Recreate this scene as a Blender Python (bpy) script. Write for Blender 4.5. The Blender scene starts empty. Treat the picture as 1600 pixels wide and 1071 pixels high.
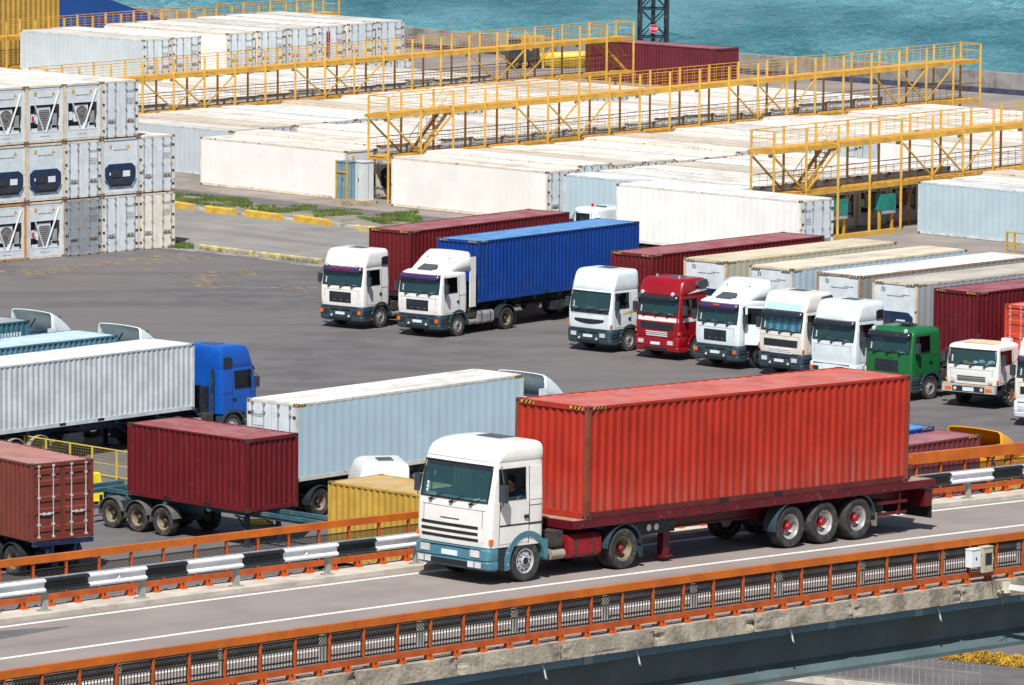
import bpy, bmesh, math, random
import numpy as np
from mathutils import Vector, Matrix, Euler
from mathutils import noise as mnoise
RND = random.Random(11)
rad = math.radians
scn = bpy.context.scene
col = scn.collection

# ------------------------------------------------------------------ camera, sky, sun, exposure
CAM_H, PITCH, ROLL, FPX = 31.062, rad(6.835), rad(0.4239), 9135.0
cd = bpy.data.cameras.new('camera'); cam = bpy.data.objects.new('camera', cd); col.objects.link(cam)
cd.sensor_width = 36.0; cd.lens = 36.0 * FPX / 1600.0
cd.clip_start = 1.0; cd.clip_end = 9000.0
cam.matrix_world = Matrix.Translation((0, 0, CAM_H)) @ Matrix.Rotation(rad(90) - PITCH, 4, 'X') @ Matrix.Rotation(ROLL, 4, 'Z')
scn.camera = cam
SUN_AZ, SUN_EL = rad(263.0), rad(53.0)        # azimuth counted from +X towards +Y
w = bpy.data.worlds.new('World'); scn.world = w; w.use_nodes = True
nt = w.node_tree; bg = nt.nodes['Background']
sky = nt.nodes.new('ShaderNodeTexSky'); sky.sky_type = 'NISHITA'; sky.sun_disc = False
sky.sun_elevation = SUN_EL; sky.sun_rotation = rad(90) - SUN_AZ; sky.air_density = 1.0; sky.dust_density = 1.2
nt.links.new(sky.outputs[0], bg.inputs[0]); bg.inputs[1].default_value = 0.065
sd = bpy.data.lights.new('sun', 'SUN'); sd.energy = 4.7; sd.angle = rad(0.53); sd.color = (1.0, 0.968, 0.92)
so = bpy.data.objects.new('sun', sd); col.objects.link(so)
sv = Vector((math.cos(SUN_AZ) * math.cos(SUN_EL), math.sin(SUN_AZ) * math.cos(SUN_EL), math.sin(SUN_EL)))
so.rotation_euler = sv.to_track_quat('Z', 'Y').to_euler(); so.location = sv * 200
scn.view_settings.view_transform = 'Standard'; scn.view_settings.look = 'None'
scn.view_settings.exposure = 0.34; scn.view_settings.gamma = 1.0

# ------------------------------------------------------------------ places
def at(px, py, z=0.0):
    """point of height z that the photograph shows at a pixel (surveying helper)"""
    a, b = px - 800, py - 535.5
    c, s = math.cos(ROLL), math.sin(ROLL)
    x, y = a * c + b * s, -a * s + b * c
    cp, sp = math.cos(PITCH), math.sin(PITCH)
    u = -y / FPX
    d = Vector((x / FPX, cp + u * sp, -sp + u * cp))
    return Vector((0, 0, CAM_H)) + d * ((z - CAM_H) / d.z)
PY = rad(-45.2)                                # heading of the reefer rows
E1 = Vector((math.cos(PY), math.sin(PY), 0)); E2 = Vector((-math.sin(PY), math.cos(PY), 0))
PO = Vector((-27.71, 306.34, 0))
def zt(b): return 0.016 * max(0.0, b - 24)
def pk(a, b, z=0.0): return PO + E1 * a + E2 * b + Vector((0, 0, zt(b) + z))
BX, BY, BYAW, BZ = 1.89, 140.676, 0.8082, 8.5389
DU = Vector((math.cos(BYAW), math.sin(BYAW), 0)); DV = Vector((-math.sin(BYAW), math.cos(BYAW), 0))
def brz(s): return BZ - 0.022046 * s - 0.0001969 * s * s
def br(s, t, h=0.0):
    p = Vector((BX, BY, 0)) + DU * s + DV * t
    p.z = brz(s) + h
    return p

# ------------------------------------------------------------------ materials
MATS = {}
def _mix(nt, f, a, b, mode='MIX'):
    n = nt.nodes.new('ShaderNodeMix'); n.data_type = 'RGBA'; n.blend_type = mode; n.clamp_factor = True
    for i, v in ((0, f), (6, a), (7, b)):
        if hasattr(v, 'is_linked') or isinstance(v, bpy.types.NodeSocket): nt.links.new(v, n.inputs[i])
        elif i == 0: n.inputs[0].default_value = v
        else: n.inputs[i].default_value = (v[0], v[1], v[2], 1)
    return n.outputs[2]
def _noise(nt, vec, scale, detail=4, rough=.55, stretch=None):
    if stretch:
        m = nt.nodes.new('ShaderNodeMapping'); m.inputs['Scale'].default_value = stretch
        nt.links.new(vec, m.inputs[0]); vec = m.outputs[0]
    n = nt.nodes.new('ShaderNodeTexNoise'); n.inputs['Scale'].default_value = scale
    n.inputs['Detail'].default_value = detail; n.inputs['Roughness'].default_value = rough
    nt.links.new(vec, n.inputs['Vector']); return n.outputs['Fac']
def _ramp(nt, v, lo, hi):
    n = nt.nodes.new('ShaderNodeMapRange'); n.interpolation_type = 'SMOOTHSTEP'
    n.inputs[1].default_value = lo; n.inputs[2].default_value = hi
    nt.links.new(v, n.inputs[0]); return n.outputs[0]
def mat(name, c, rough=.5, metal=0.0, var=.15, vs=2.0, rust=0.0, rc=(.16, .06, .025), rs=3.0, streak=0.0, sc=(.22, .19, .15),
        bump=0.0, bs=40, spec=.5, coat=0.0, world=False, spots=None, pit=0.0, tracks=None, splash=None):
    """weathered paint / stone / asphalt; everything is noise in object space"""
    if name in MATS: return MATS[name]
    m = bpy.data.materials.new(name); m.use_nodes = True; nt = m.node_tree
    p = nt.nodes['Principled BSDF']
    p.inputs['Roughness'].default_value = rough; p.inputs['Metallic'].default_value = metal
    p.inputs['Specular IOR Level'].default_value = spec; p.inputs['Coat Weight'].default_value = coat
    p.inputs['Coat Roughness'].default_value = .15
    tc = nt.nodes.new('ShaderNodeTexCoord'); vec = tc.outputs['Object']
    if not world:
        oi = nt.nodes.new('ShaderNodeObjectInfo'); sc_ = nt.nodes.new('ShaderNodeVectorMath'); sc_.operation = 'SCALE'
        sc_.inputs[0].default_value = (37, 53, 71); nt.links.new(oi.outputs['Random'], sc_.inputs['Scale'])
        ad = nt.nodes.new('ShaderNodeVectorMath'); nt.links.new(vec, ad.inputs[0]); nt.links.new(sc_.outputs[0], ad.inputs[1]); vec = ad.outputs[0]
    base = (c[0], c[1], c[2])
    if var:
        f = _ramp(nt, _noise(nt, vec, vs, 5), .3, .7)
        base = _mix(nt, f, [x * (1 - var) for x in c], [min(1, x * (1 + var)) for x in c])
    if streak:
        f = _ramp(nt, _noise(nt, vec, 1.0, 4, .6, (5.5, 5.5, .35)), .52, .80)
        k = nt.nodes.new('ShaderNodeMath'); k.operation = 'MULTIPLY'; k.inputs[1].default_value = streak; nt.links.new(f, k.inputs[0])
        base = _mix(nt, k.outputs[0], base, sc)
    if spots:
        f = _ramp(nt, _noise(nt, vec, spots[1], 6, .65), spots[2], spots[2] + .12)
        k = nt.nodes.new('ShaderNodeMath'); k.operation = 'MULTIPLY'; k.inputs[1].default_value = spots[3]; nt.links.new(f, k.inputs[0])
        base = _mix(nt, k.outputs[0], base, spots[0])
    if tracks:
        tc_, ang, st, sc2, lo, amt = tracks
        mr = nt.nodes.new('ShaderNodeMapping'); mr.inputs['Rotation'].default_value = (0, 0, -ang); nt.links.new(vec, mr.inputs[0])
        f = _ramp(nt, _noise(nt, mr.outputs[0], sc2, 5, .6, (st, 1, 1)), lo, lo + .2)
        k = nt.nodes.new('ShaderNodeMath'); k.operation = 'MULTIPLY'; k.inputs[1].default_value = amt; nt.links.new(f, k.inputs[0])
        base = _mix(nt, k.outputs[0], base, tc_)
    if splash:
        dc, ztop, amt = splash
        sx = nt.nodes.new('ShaderNodeSeparateXYZ'); nt.links.new(tc.outputs['Object'], sx.inputs[0])
        f1 = _ramp(nt, _noise(nt, vec, 1.0, 5, .65, (9, 9, .25)), .38, .72); f2 = nt.nodes.new('ShaderNodeMapRange'); f2.interpolation_type = 'SMOOTHSTEP'
        f2.inputs[1].default_value = ztop; f2.inputs[2].default_value = 0.1; nt.links.new(sx.outputs[2], f2.inputs[0])
        k = nt.nodes.new('ShaderNodeMath'); k.operation = 'MULTIPLY'; nt.links.new(f1, k.inputs[0]); nt.links.new(f2.outputs[0], k.inputs[1])
        k2 = nt.nodes.new('ShaderNodeMath'); k2.operation = 'MULTIPLY'; k2.inputs[1].default_value = amt; nt.links.new(k.outputs[0], k2.inputs[0])
        base = _mix(nt, k2.outputs[0], base, dc)
    if rust:
        th = .80 - .35 * rust
        f = _ramp(nt, _noise(nt, vec, rs, 9, .68), th, th + .09)
        base = _mix(nt, f, base, rc)
    if isinstance(base, tuple): p.inputs['Base Color'].default_value = (*base, 1)
    else: nt.links.new(base, p.inputs['Base Color'])
    if bump:
        b = nt.nodes.new('ShaderNodeBump'); b.inputs['Strength'].default_value = bump; b.inputs['Distance'].default_value = .02 + pit
        nt.links.new(_noise(nt, vec, bs, 6), b.inputs['Height']); nt.links.new(b.outputs[0], p.inputs['Normal'])
    MATS[name] = m; return m
def glass(name, tint=(.25, .42, .45), dens=.3, sheen=(.045, .13, .15)):
    m = bpy.data.materials.new(name); m.use_nodes = True; nt = m.node_tree
    for n in list(nt.nodes): nt.nodes.remove(n)
    o = nt.nodes.new('ShaderNodeOutputMaterial'); t = nt.nodes.new('ShaderNodeBsdfTransparent'); g = nt.nodes.new('ShaderNodeBsdfGlossy')
    t.inputs[0].default_value = (*tint, 1); g.inputs['Roughness'].default_value = .03; g.inputs[0].default_value = (.8, .95, 1, 1)
    fr = nt.nodes.new('ShaderNodeLayerWeight'); fr.inputs[0].default_value = .5
    pw = nt.nodes.new('ShaderNodeMath'); pw.operation = 'POWER'; pw.inputs[1].default_value = 4.0; nt.links.new(fr.outputs['Facing'], pw.inputs[0])
    k = nt.nodes.new('ShaderNodeMath'); k.operation = 'MULTIPLY_ADD'; k.inputs[1].default_value = .8; k.inputs[2].default_value = .07
    nt.links.new(pw.outputs[0], k.inputs[0])
    df = nt.nodes.new('ShaderNodeBsdfDiffuse'); df.inputs[0].default_value = (*sheen, 1); m0 = nt.nodes.new('ShaderNodeMixShader'); m0.inputs[0].default_value = dens  # tinted diffuse share lightens the pane, sky sheen put into its colour
    nt.links.new(t.outputs[0], m0.inputs[1]); nt.links.new(df.outputs[0], m0.inputs[2])
    mx = nt.nodes.new('ShaderNodeMixShader'); nt.links.new(k.outputs[0], mx.inputs[0]); nt.links.new(m0.outputs[0], mx.inputs[1]); nt.links.new(g.outputs[0], mx.inputs[2])
    nt.links.new(mx.outputs[0], o.inputs[0]); MATS[name] = m; return m

BLACK = mat('black_rubber', (.012, .013, .014), .55, var=.3)
TYRE = mat('tyre_rubber', (.030, .029, .029), .85, var=.3, vs=6, spots=((.11, .10, .09), 5, .5, .5))
DARK = mat('dark_plastic', (.016, .021, .027), .5, var=.2)
STEEL = mat('galvanised_steel', (.42, .44, .45), .45, .3, var=.2, vs=5)
ALU = mat('rim_aluminium', (.52, .52, .52), .35, .6, var=.2, spots=((.2, .15, .1), 6, .55, .7))
RIMW = mat('rim_white', (.40, .41, .42), .45, var=.2, spots=((.2, .17, .13), 5, .6, .6))
RIMB = mat('rim_brown', (.20, .155, .10), .7, var=.35, vs=5)
CHASS = mat('chassis_paint', (.016, .022, .028), .6, var=.3, spots=((.10, .085, .07), 3, .55, .5))
CHTEAL = mat('chassis_teal', (.03, .10, .13), .6, var=.3, spots=((.13, .12, .11), 3, .5, .6))
CHBLUE = mat('chassis_navy', (.008, .016, .06), .5, var=.3, spots=((.1, .09, .08), 3, .55, .5))
GREASE = mat('oily_metal', (.055, .05, .045), .6, .2, var=.4, vs=6)
LAMP = mat('lamp_glass', (.75, .77, .78), .12, .35, var=.1)
AMBER = mat('amber_lens', (.75, .14, .01), .2, var=.05)
REDL = mat('red_lens', (.5, .01, .01), .2, var=.05)
PLATE = mat('number_plate', (.62, .72, .78), .4, var=.05)
SEAT = mat('seat_fabric', (.035, .04, .05), .9, var=.2)
PAPER = mat('paper_white', (.7, .75, .75), .7, var=.05)
STICK = mat('sticker_yellow', (.62, .33, .03), .6, var=.1)
INK = mat('ink_grey', (.10, .11, .12), .7, var=.1)
HAZY = mat('hazard_yellow', (.50, .30, .03), .6, var=.3, rust=.4)
HAZK = mat('hazard_black', (.015, .014, .012), .6, var=.3)
RUSTY = mat('rusted_metal', (.15, .065, .03), .85, var=.4, vs=5)
GLASS = glass('cab_glass', (.55, .80, .84), .20, (.07, .19, .21))
GLASSD = glass('side_glass', (.035, .045, .05), .06, (.02, .03, .035))
def paint(name, c, rough=.32, **k):
    k.setdefault('var', .06); k.setdefault('coat', .3); k.setdefault('spots', ((.30, .27, .23), 2.2, .62, .25))
    return mat(name, c, rough, **k)
P_WHITE = paint('white_cab_paint', (.77, .755, .72))
P_COOL = paint('cool_white_cab_paint', (.68, .755, .785))
P_CREAM = paint('cream_cab_paint', (.74, .70, .63))
P_RED = paint('red_cab_paint', (.27, .005, .012))
P_GREEN = paint('green_cab_paint', (.010, .13, .035))
P_BLUE = paint('blue_cab_paint', (.005, .085, .42))
P_YEL = paint('yellow_cab_paint', (.72, .33, .015))
P_TEALB = paint('teal_bumper_paint', (.058, .175, .235), .45)
P_GREYB = paint('slate_bumper_paint', (.030, .055, .070), .45)
P_PURP = paint('purple_visor', (.055, .025, .10), .25)
P_SMOKE = paint('smoked_visor', (.020, .024, .032), .18)
P_MAROON = mat('maroon_trailer_paint', (.095, .004, .010), .42, var=.2, spots=((.2, .1, .09), 3, .6, .5))

# ------------------------------------------------------------------ mesh builder
class MB:
    def __init__(s, origin=None): s.v = []; s.f = []; s.m = []; s.o = Vector(origin) if origin is not None else None
    def add(s, vs, fs, mi=0):
        n = len(s.v); s.v += [tuple(v) for v in vs]; s.f += [tuple(i + n for i in f) for f in fs]; s.m += [mi] * len(fs); return s
    def box(s, x0, x1, y0, y1, z0, z1, mi=0, M=None):
        vs = [Vector((x, y, z)) for z in (z0, z1) for y in (y0, y1) for x in (x0, x1)]
        if M is not None: vs = [M @ v for v in vs]
        return s.add(vs, [(0, 2, 3, 1), (4, 5, 7, 6), (0, 1, 5, 4), (2, 6, 7, 3), (0, 4, 6, 2), (1, 3, 7, 5)], mi)
    def bar(s, p0, p1, wd, ht=None, mi=0, up=(0, 0, 1)):
        p0, p1 = Vector(p0), Vector(p1); d = p1 - p0; L = d.length
        if L < 1e-6: return s
        d /= L; u = Vector(up)
        if abs(d.dot(u)) > .98: u = Vector((1, 0, 0))
        a = d.cross(u).normalized(); b = a.cross(d)
        a *= wd / 2; b *= (ht or wd) / 2
        vs = [p + a * i + b * j for p in (p0, p1) for i, j in ((-1, -1), (1, -1), (1, 1), (-1, 1))]
        return s.add(vs, [(0, 1, 2, 3), (7, 6, 5, 4), (0, 4, 5, 1), (1, 5, 6, 2), (2, 6, 7, 3), (3, 7, 4, 0)], mi)
    def tube(s, pts, r, n=6, mi=0, closed=False):
        pts = [Vector(p) for p in pts]; N = len(pts); rings = []
        for i, p in enumerate(pts):
            a = pts[(i - 1) % N] if (i or closed) else p; b = pts[(i + 1) % N] if (i < N - 1 or closed) else p
            d = (b - a).normalized(); u = Vector((0, 0, 1)) if abs(d.z) < .9 else Vector((1, 0, 0))
            e = d.cross(u).normalized(); f = e.cross(d)
            rings.append([p + (e * math.cos(2 * math.pi * k / n) + f * math.sin(2 * math.pi * k / n)) * r for k in range(n)])
        vs = [v for q in rings for v in q]; fs = []
        for i in range(N if closed else N - 1):
            j = (i + 1) % N
            for k in range(n): fs.append((i * n + k, i * n + (k + 1) % n, j * n + (k + 1) % n, j * n + k))
        if not closed: fs += [tuple(range(n))[::-1], tuple((N - 1) * n + k for k in range(n))]
        return s.add(vs, fs, mi)
    def lathe(s, prof, n=24, axis='Y', c=(0, 0, 0), mi=0, a0=0, a1=2 * math.pi):
        full = abs(a1 - a0 - 2 * math.pi) < 1e-6; k = n if full else n + 1; c = Vector(c); vs = []
        for i in range(k):
            t = a0 + (a1 - a0) * i / n
            for r, h in prof:
                if axis == 'Y': vs.append(c + Vector((r * math.cos(t), h, r * math.sin(t))))
                elif axis == 'Z': vs.append(c + Vector((r * math.cos(t), r * math.sin(t), h)))
                else: vs.append(c + Vector((h, r * math.cos(t), r * math.sin(t))))
        m = len(prof); fs = []
        for i in range(n):
            j = (i + 1) % k
            for q in range(m - 1):
                f = (i * m + q, i * m + q + 1, j * m + q + 1, j * m + q); fs.append(f if axis == 'Y' else f[::-1])
        return s.add(vs, fs, mi)
    def grid(s, rows, mi=0, flip=False):
        n = len(rows[0]); vs = [p for r in rows for p in r]; fs = []
        for i in range(len(rows) - 1):
            for k in range(n - 1):
                f = (i * n + k, i * n + k + 1, (i + 1) * n + k + 1, (i + 1) * n + k); fs.append(f[::-1] if flip else f)
        return s.add(vs, fs, mi)
    def prism(s, poly, y0, y1, mi=0, axis='Y'):
        n = len(poly); P = (lambda a, b, y: (a, y, b)) if axis == 'Y' else ((lambda a, b, y: (y, a, b)) if axis == 'X' else (lambda a, b, y: (a, b, y)))
        vs = [P(a, b, y0) for a, b in poly] + [P(a, b, y1) for a, b in poly]
        fs = [tuple(range(n)), tuple(range(2 * n - 1, n - 1, -1))] + [(i, n + i, n + (i + 1) % n, (i + 1) % n) for i in range(n)]
        return s.add(vs, fs, mi)
    def build(s, name, mats, parent=None, loc=None, smooth=None, norm=False):
        if not isinstance(mats, (list, tuple)): mats = [mats]
        me = bpy.data.meshes.new(name)
        vs = s.v if s.o is None else [(v[0] - s.o.x, v[1] - s.o.y, v[2] - s.o.z) for v in s.v]
        me.from_pydata(vs, [], s.f)
        for m in mats: me.materials.append(m)
        if len(mats) > 1: me.polygons.foreach_set('material_index', s.m)
        me.update()
        if norm or smooth is not None:
            b = bmesh.new(); b.from_mesh(me); bmesh.ops.recalc_face_normals(b, faces=b.faces); b.to_mesh(me); b.free()
        if smooth is not None:
            me.shade_smooth(); me.set_sharp_from_angle(angle=rad(smooth))
        o = bpy.data.objects.new(name, me); col.objects.link(o)
        if parent is not None: o.parent = parent
        if loc is not None: o.location = loc
        elif s.o is not None and parent is None: o.location = s.o
        return o
def tag(o, label=None, cat=None, group=None, kind=None):
    if label: o['label'] = label
    if cat: o['category'] = cat
    if group: o['group'] = group
    if kind: o['kind'] = kind
    return o
def thing(name, label, cat, loc=(0, 0, 0), yaw=0.0, group=None, mtx=None):
    o = bpy.data.objects.new(name, None); col.objects.link(o); o.empty_display_size = .3
    if mtx is not None: o.matrix_world = mtx
    else: o.location = loc; o.rotation_euler = (0, 0, yaw)
    return tag(o, label, cat, group)
def dup(src, label=None, group=None):
    def cp(o, par):
        c = o.copy(); col.objects.link(c); c.parent = par
        for ch in o.children: cp(ch, c)
        return c
    c = cp(src, None)
    return tag(c, label, None, group)
def place(o, p, yaw): o.location = p; o.rotation_euler = (0, 0, yaw); return o
def frame(x, z, p):
    """matrix with local +x along x and +z near z"""
    x = Vector(x).normalized(); y = Vector(z).cross(x).normalized(); z = x.cross(y)
    m = Matrix((x, y, z)).transposed().to_4x4(); m.translation = p; return m
# ------------------------------------------------------------------ containers
def corr(mb, x0, x1, z0, z1, y, depth, pitch, sg, axis='X', mi=0):
    """vertical trapezoid corrugation, y = outer plane, sg = outward sign"""
    n = max(1, round((x1 - x0) / pitch)); p = (x1 - x0) / n; prof = []
    for i in range(n):
        a = x0 + i * p
        prof += [(a, 0), (a + p * .26, 0), (a + p * .5, 1), (a + p * .76, 1)]
    prof.append((x1, 0))
    rows = []
    for z in (z0, z1):
        rows.append([(a, y - sg * depth * d, z) if axis == 'X' else (y - sg * depth * d, a, z) for a, d in prof])
    mb.grid(rows, mi, flip=(sg < 0) == (axis == 'X'))
    return mb
def castings(f, L, W, H, mi=1):
    for sx in (-1, 1):
        for sy in (-1, 1):
            for z in (0, H - .12):
                x = sx * (L / 2 - .088); y = sy * (W / 2 - .08)
                f.box(x - .09, x + .09, y - .082, y + .082, z - .002, z + .122, mi)
                f.box(x + sx * .085 - .01, x + sx * .085 + .008 * sx, y - .03, y + .03, z + .035, z + .085, 2)
                f.box(x - .05, x + .05, y + sy * .078, y + sy * .0845, z + .03, z + .09, 2)
def cont_frame(L, W, H, M, end=.10, low=None):
    f = MB()
    for sx in (-1, 1):
        for sy in (-1, 1):
            pass
        x = sx * (L / 2 - .05)
        f.box(x - .045, x + .045, -W / 2 + .11, W / 2 - .11, H - .13, H - .012)
        f.box(x - .045, x + .045, -W / 2 + .11, W / 2 - .11, .012, .15)
    for sy in (-1, 1):
        y = sy * (W / 2 - .03)
        f.box(-L / 2 + .12, L / 2 - .12, y - .028, y + .028, H - .075, H - .014)
        f.box(-L / 2 + .12, L / 2 - .12, y - .028, y + .028, .01, .165, 3 if low else 0)
        for fx in (-1.02, 1.02):
            f.box(fx - .17, fx + .17, y + sy * .0285, y + sy * .0305, .035, .14, 2)
    for k in range(int(L / .6)):
        x = -L / 2 + .4 + k * .6
        f.box(x - .03, x + .03, -W / 2 + .06, W / 2 - .06, .03, .14)
    castings(f, L, W, H)
    return f
def hazard(mb, p, ux, uz, L, h, n=7):
    """slanted yellow and black stripes on a strip starting at p, along ux"""
    p = Vector(p); ux = Vector(ux); uz = Vector(uz); nrm = ux.cross(uz) * .004; st = L / n
    for i in range(n):
        a = p + ux * (i * st) + nrm; b = p + ux * ((i + 1) * st) + nrm; sh = ux * (st * .8)
        q = [a, b, b + uz * h + (sh if i < n - 1 else ux * 0), a + uz * h + (sh if i else ux * 0)]
        mb.add(q, [(0, 1, 2, 3)], i % 2)
def lockrods(x, W, H, sx, zs=(.08, .05)):
    out = []
    for y in (-.93, -.36, .36, .93):
        r = MB()
        r.tube([(x + sx * .045, y, .10), (x + sx * .045, y, H - .07)], .021, 6)
        for z in (.13, .55, 1.45, H - .42, H - .1): r.box(x, x + sx * .07, y - .05, y + .05, z - .035, z + .035)
        s = 1 if y in (-.93, .36) else -1
        r.bar((x + sx * .07, y, .92), (x + sx * .075, y + s * .38, .9), .03, .045)
        r.box(x, x + sx * .08, y + s * .34, y + s * .42, .86, .96)
        out.append(r)
    return out
def dry_container(label, c, cr, L=12.19, H=2.80, group=None, rust=.25, haz=True, doors_front=False, cd_=None, rodm=None, dusty=0.0, side=None, post=None, depth=.042):
    W = 2.44; key = label[:14].replace(' ', '_') + '%d' % len(MATS)
    dsp = ((.30, .03, .018), 1.6, .52, .3) if dusty else ((c[0] * .75 + .03, c[1] * .75 + .025, c[2] * .75 + .02), 2.0, .55, .35)
    mp = mat('corrugated_' + key, side or c, .5, spec=.3, var=.12, vs=1.2, rust=rust, rs=4, streak=.20 if not dusty else .10, sc=(.6 * c[0] + .10, .6 * c[1] + .08, .6 * c[2] + .07), spots=dsp, splash=((.32, .17, .14), 1.3, .42) if dusty else None)
    mf = mat('frame_' + key, c, .45, var=.15, rust=min(1, rust + .35), rs=5)
    mr = mat('roof_' + key, cr, .55, var=.16, vs=1.0, rust=rust, rs=3, spots=((cr[0] * .8 + .1, cr[1] * .8 + .1, cr[2] * .8 + .1), .9, .45, .6), streak=.3)
    t = thing('shipping_container', label, 'container', group=group)
    for sx in (-1, 1):
        for sy in (-1, 1):
            f = MB(); x = sx * (L / 2 - .06); y = sy * (W / 2 - .055); f.box(x - .06, x + .06, y - .055, y + .055, .1, H - .1); f.build('corner_post', mat('post_' + key, post, .6, var=.2, rust=.5, rs=4) if post else mf, t)
    cont_frame(L, W, H, mf, low=post).build('frame', [mf, mat('casting_' + key, [x * .55 + .03 for x in c], .7, var=.3, rust=.75, rs=6), BLACK] + ([mat('rail_' + key, (.10, .014, .014), .5, var=.25, rust=.3)] if post else []), t)
    for sg in (-1, 1):
        p = MB(); corr(p, -L / 2 + .12, L / 2 - .12, .16, H - .07, sg * (W / 2 - .012), depth, .278, sg); p.build('side_panel', mp, t)
    r = MB(); n = 2 * round(L / .42); rows = []
    for i in range(n + 1):
        x = -L / 2 + .1 + (L - .2) * i / n; z = H - .022 - (.016 if i % 2 else 0)
        rows.append([(x, -W / 2 + .05, z - .004), (x, 0, z + .008), (x, W / 2 - .05, z - .004)])
    r.grid(rows); r.build('roof', mr, t)
    fx = 1
    p = MB(); corr(p, -W / 2 + .11, W / 2 - .11, .15, H - .12, (L / 2 - .03), .042, .25, 1, 'Y'); p.build('front_panel', mp, t)
    x = -L / 2 + .06
    for s in (-1, 1):
        d = MB(); y0, y1 = (s * .012, s * (W / 2 - .12)); ya, yb = min(y0, y1), max(y0, y1)
        d.box(x - .012, x + .03, ya, yb, .16, H - .14)
        for zc in (.42, 1.02, 1.42, 1.95, 2.32):
            zc *= H / 2.6
            d.prism([(x - .012, zc - .14), (x - .05, zc - .10), (x - .05, zc + .04), (x - .012, zc + .08)], ya + .1, yb - .1)
        for zc in (.3, .95, 1.6, 2.3): d.box(x - .05, x - .01, s * (W / 2 - .13) - .05, s * (W / 2 - .13) + .05, zc - .05, zc + .05)
        do = d.build('door', cd_ or mp, t)
        rods = lockrods(x, W, H, -1)
        for r_ in (rods[:2] if s < 0 else rods[2:]): r_.build('locking_bar', rodm or STEEL, do)
    if haz:
        h = MB()
        for sy in (-1, 1):
            hazard(h, (L / 2, sy * W / 2 - (sy * .17) - (.45 if sy > 0 else 0), H - .10), (0, 1, 0), (0, 0, 1), .45, .075)
        hazard(h, (L / 2 - .17, W / 2, H - .085), (-1, 0, 0), (0, 0, 1), .45, .065)
        hazard(h, (L / 2 - .62, -W / 2, H - .085), (1, 0, 0), (0, 0, 1), .45, .065)
        h.build('hazard_marking', [HAZY, HAZK], t)
    return t

def warn_marks(mb, x, sx, y, z, s=.14, tri=True):
    if tri: mb.add([(x, y - s * .6, z - s * .5), (x, y + s * .6, z - s * .5), (x, y, z + s * .6)], [(0, 1, 2)] , 0)
    else: mb.box(x - .001, x + .001, y - s * .5, y + s * .5, z - s * .6, z + s * .6, 0)
def text_lines(mb, x, y, z, wd, n, R_, dz=.07, mi=1):
    """weathered stencil rows, too worn to read"""
    for i in range(n):
        q = y; 
        while q < y + wd:
            l = R_.uniform(.04, .12)
            mb.add([(x, q, z - i * dz), (x, min(q + l, y + wd), z - i * dz), (x, min(q + l, y + wd), z - i * dz + .04), (x, q, z - i * dz + .04)], [(0, 1, 2, 3)], mi); q += l + .035
REEF_N = [0]
def reefer_side_mats(tone):
    c, rc_, fr = tone
    k = '%.2f_%.2f_%.2f' % c
    side = mat('reefer_side_' + k, c, .45, var=.05, vs=.7, rust=.10, rs=5, streak=.22, sc=(c[0] * .78, c[1] * .74, c[2] * .66), spec=.35)
    roof = mat('reefer_roof_' + '%.2f_%.2f_%.2f' % rc_, rc_, .6, var=.10, vs=.6, rust=.16, rs=2, streak=.0, spots=((.36, .32, .27), .55, .52, .55), tracks=((rc_[0] * .62, rc_[1] * .56, rc_[2] * .47), 0, .10, 1.6, .48, .7))
    frm = mat('reefer_frame_' + '%.2f_%.2f_%.2f' % fr, fr, .55, var=.15, rust=.62, rs=3.2)
    return side, roof, frm
R_WHITE = ((.80, .785, .755), (.745, .725, .685), (.64, .58, .50))
R_DUSTY = ((.66, .62, .55), (.56, .50, .42), (.55, .45, .33))
R_CREAM = ((.82, .79, .745), (.70, .65, .58), (.66, .58, .47))
R_GREY = ((.47, .53, .56), (.60, .58, .53), (.55, .57, .56))
R_BLUE = ((.42, .54, .60), (.66, .69, .70), (.52, .58, .60))
R_BEIGE = ((.50, .47, .36), (.62, .55, .40), (.60, .48, .30))
R_OLDGREY = ((.30, .33, .35), (.52, .48, .42), (.36, .33, .30))
UNITNAVY = mat('cooling_unit_navy', (.010, .028, .075), .4, var=.2)
UNITGREY = mat('cooling_unit_grey', (.30, .32, .34), .5, var=.2)
UNITDARK = mat('cooling_unit_recess', (.030, .032, .035), .7, var=.4, vs=6)
UNITWHT = mat('cooling_unit_white', (.62, .68, .71), .4, var=.08, rust=.12)
FANM = mat('fan_grille', (.20, .19, .18), .6, .2, var=.2)
def doors_end(t, x, sx, W, H, m, frm, seed, aged=False):
    Rr = random.Random(seed)
    for s in (-1, 1):
        y0, y1 = sorted((s * .014, s * (W / 2 - .10)))
        d = MB(); d.box(min(x, x + sx * .05), max(x, x + sx * .05), y0, y1, .13, H - .11)
        for zc in (.35, .95, 1.55, 2.15): 
            zc *= H / 2.6; yy = s * (W / 2 - .11)
            d.box(min(x, x + sx * .085), max(x, x + sx * .085), yy - .09, yy + .05, zc - .045, zc + .045, 1)
        do = d.build('door', [m, GREASE], t)
        r = lockrods(x + sx * .05, W, H, sx)
        for q in (r[:2] if s < 0 else r[2:]): q.build('locking_bar', mat('lock_bar_grey', (.34, .34, .33), .5, .2, var=.25, rust=.35), do)
    k = MB(); xx = x + sx * .0545
    warn_marks(k, xx, sx, -.55, .75 + Rr.uniform(-.05, .2)); warn_marks(k, xx, sx, .55, .80, tri=False); warn_marks(k, xx, sx, .80, .85)
    text_lines(k, xx, .45, H - .55, .5, 2, Rr); text_lines(k, xx, .45, H - .95, .45, 4, Rr, .09)
    if Rr.random() < .6: k.box(xx - .001, xx + .001, -1.0, -.85, .95, 1.2, 1)
    k.build('stencil_marking', [STICK, INK], t)
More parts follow.
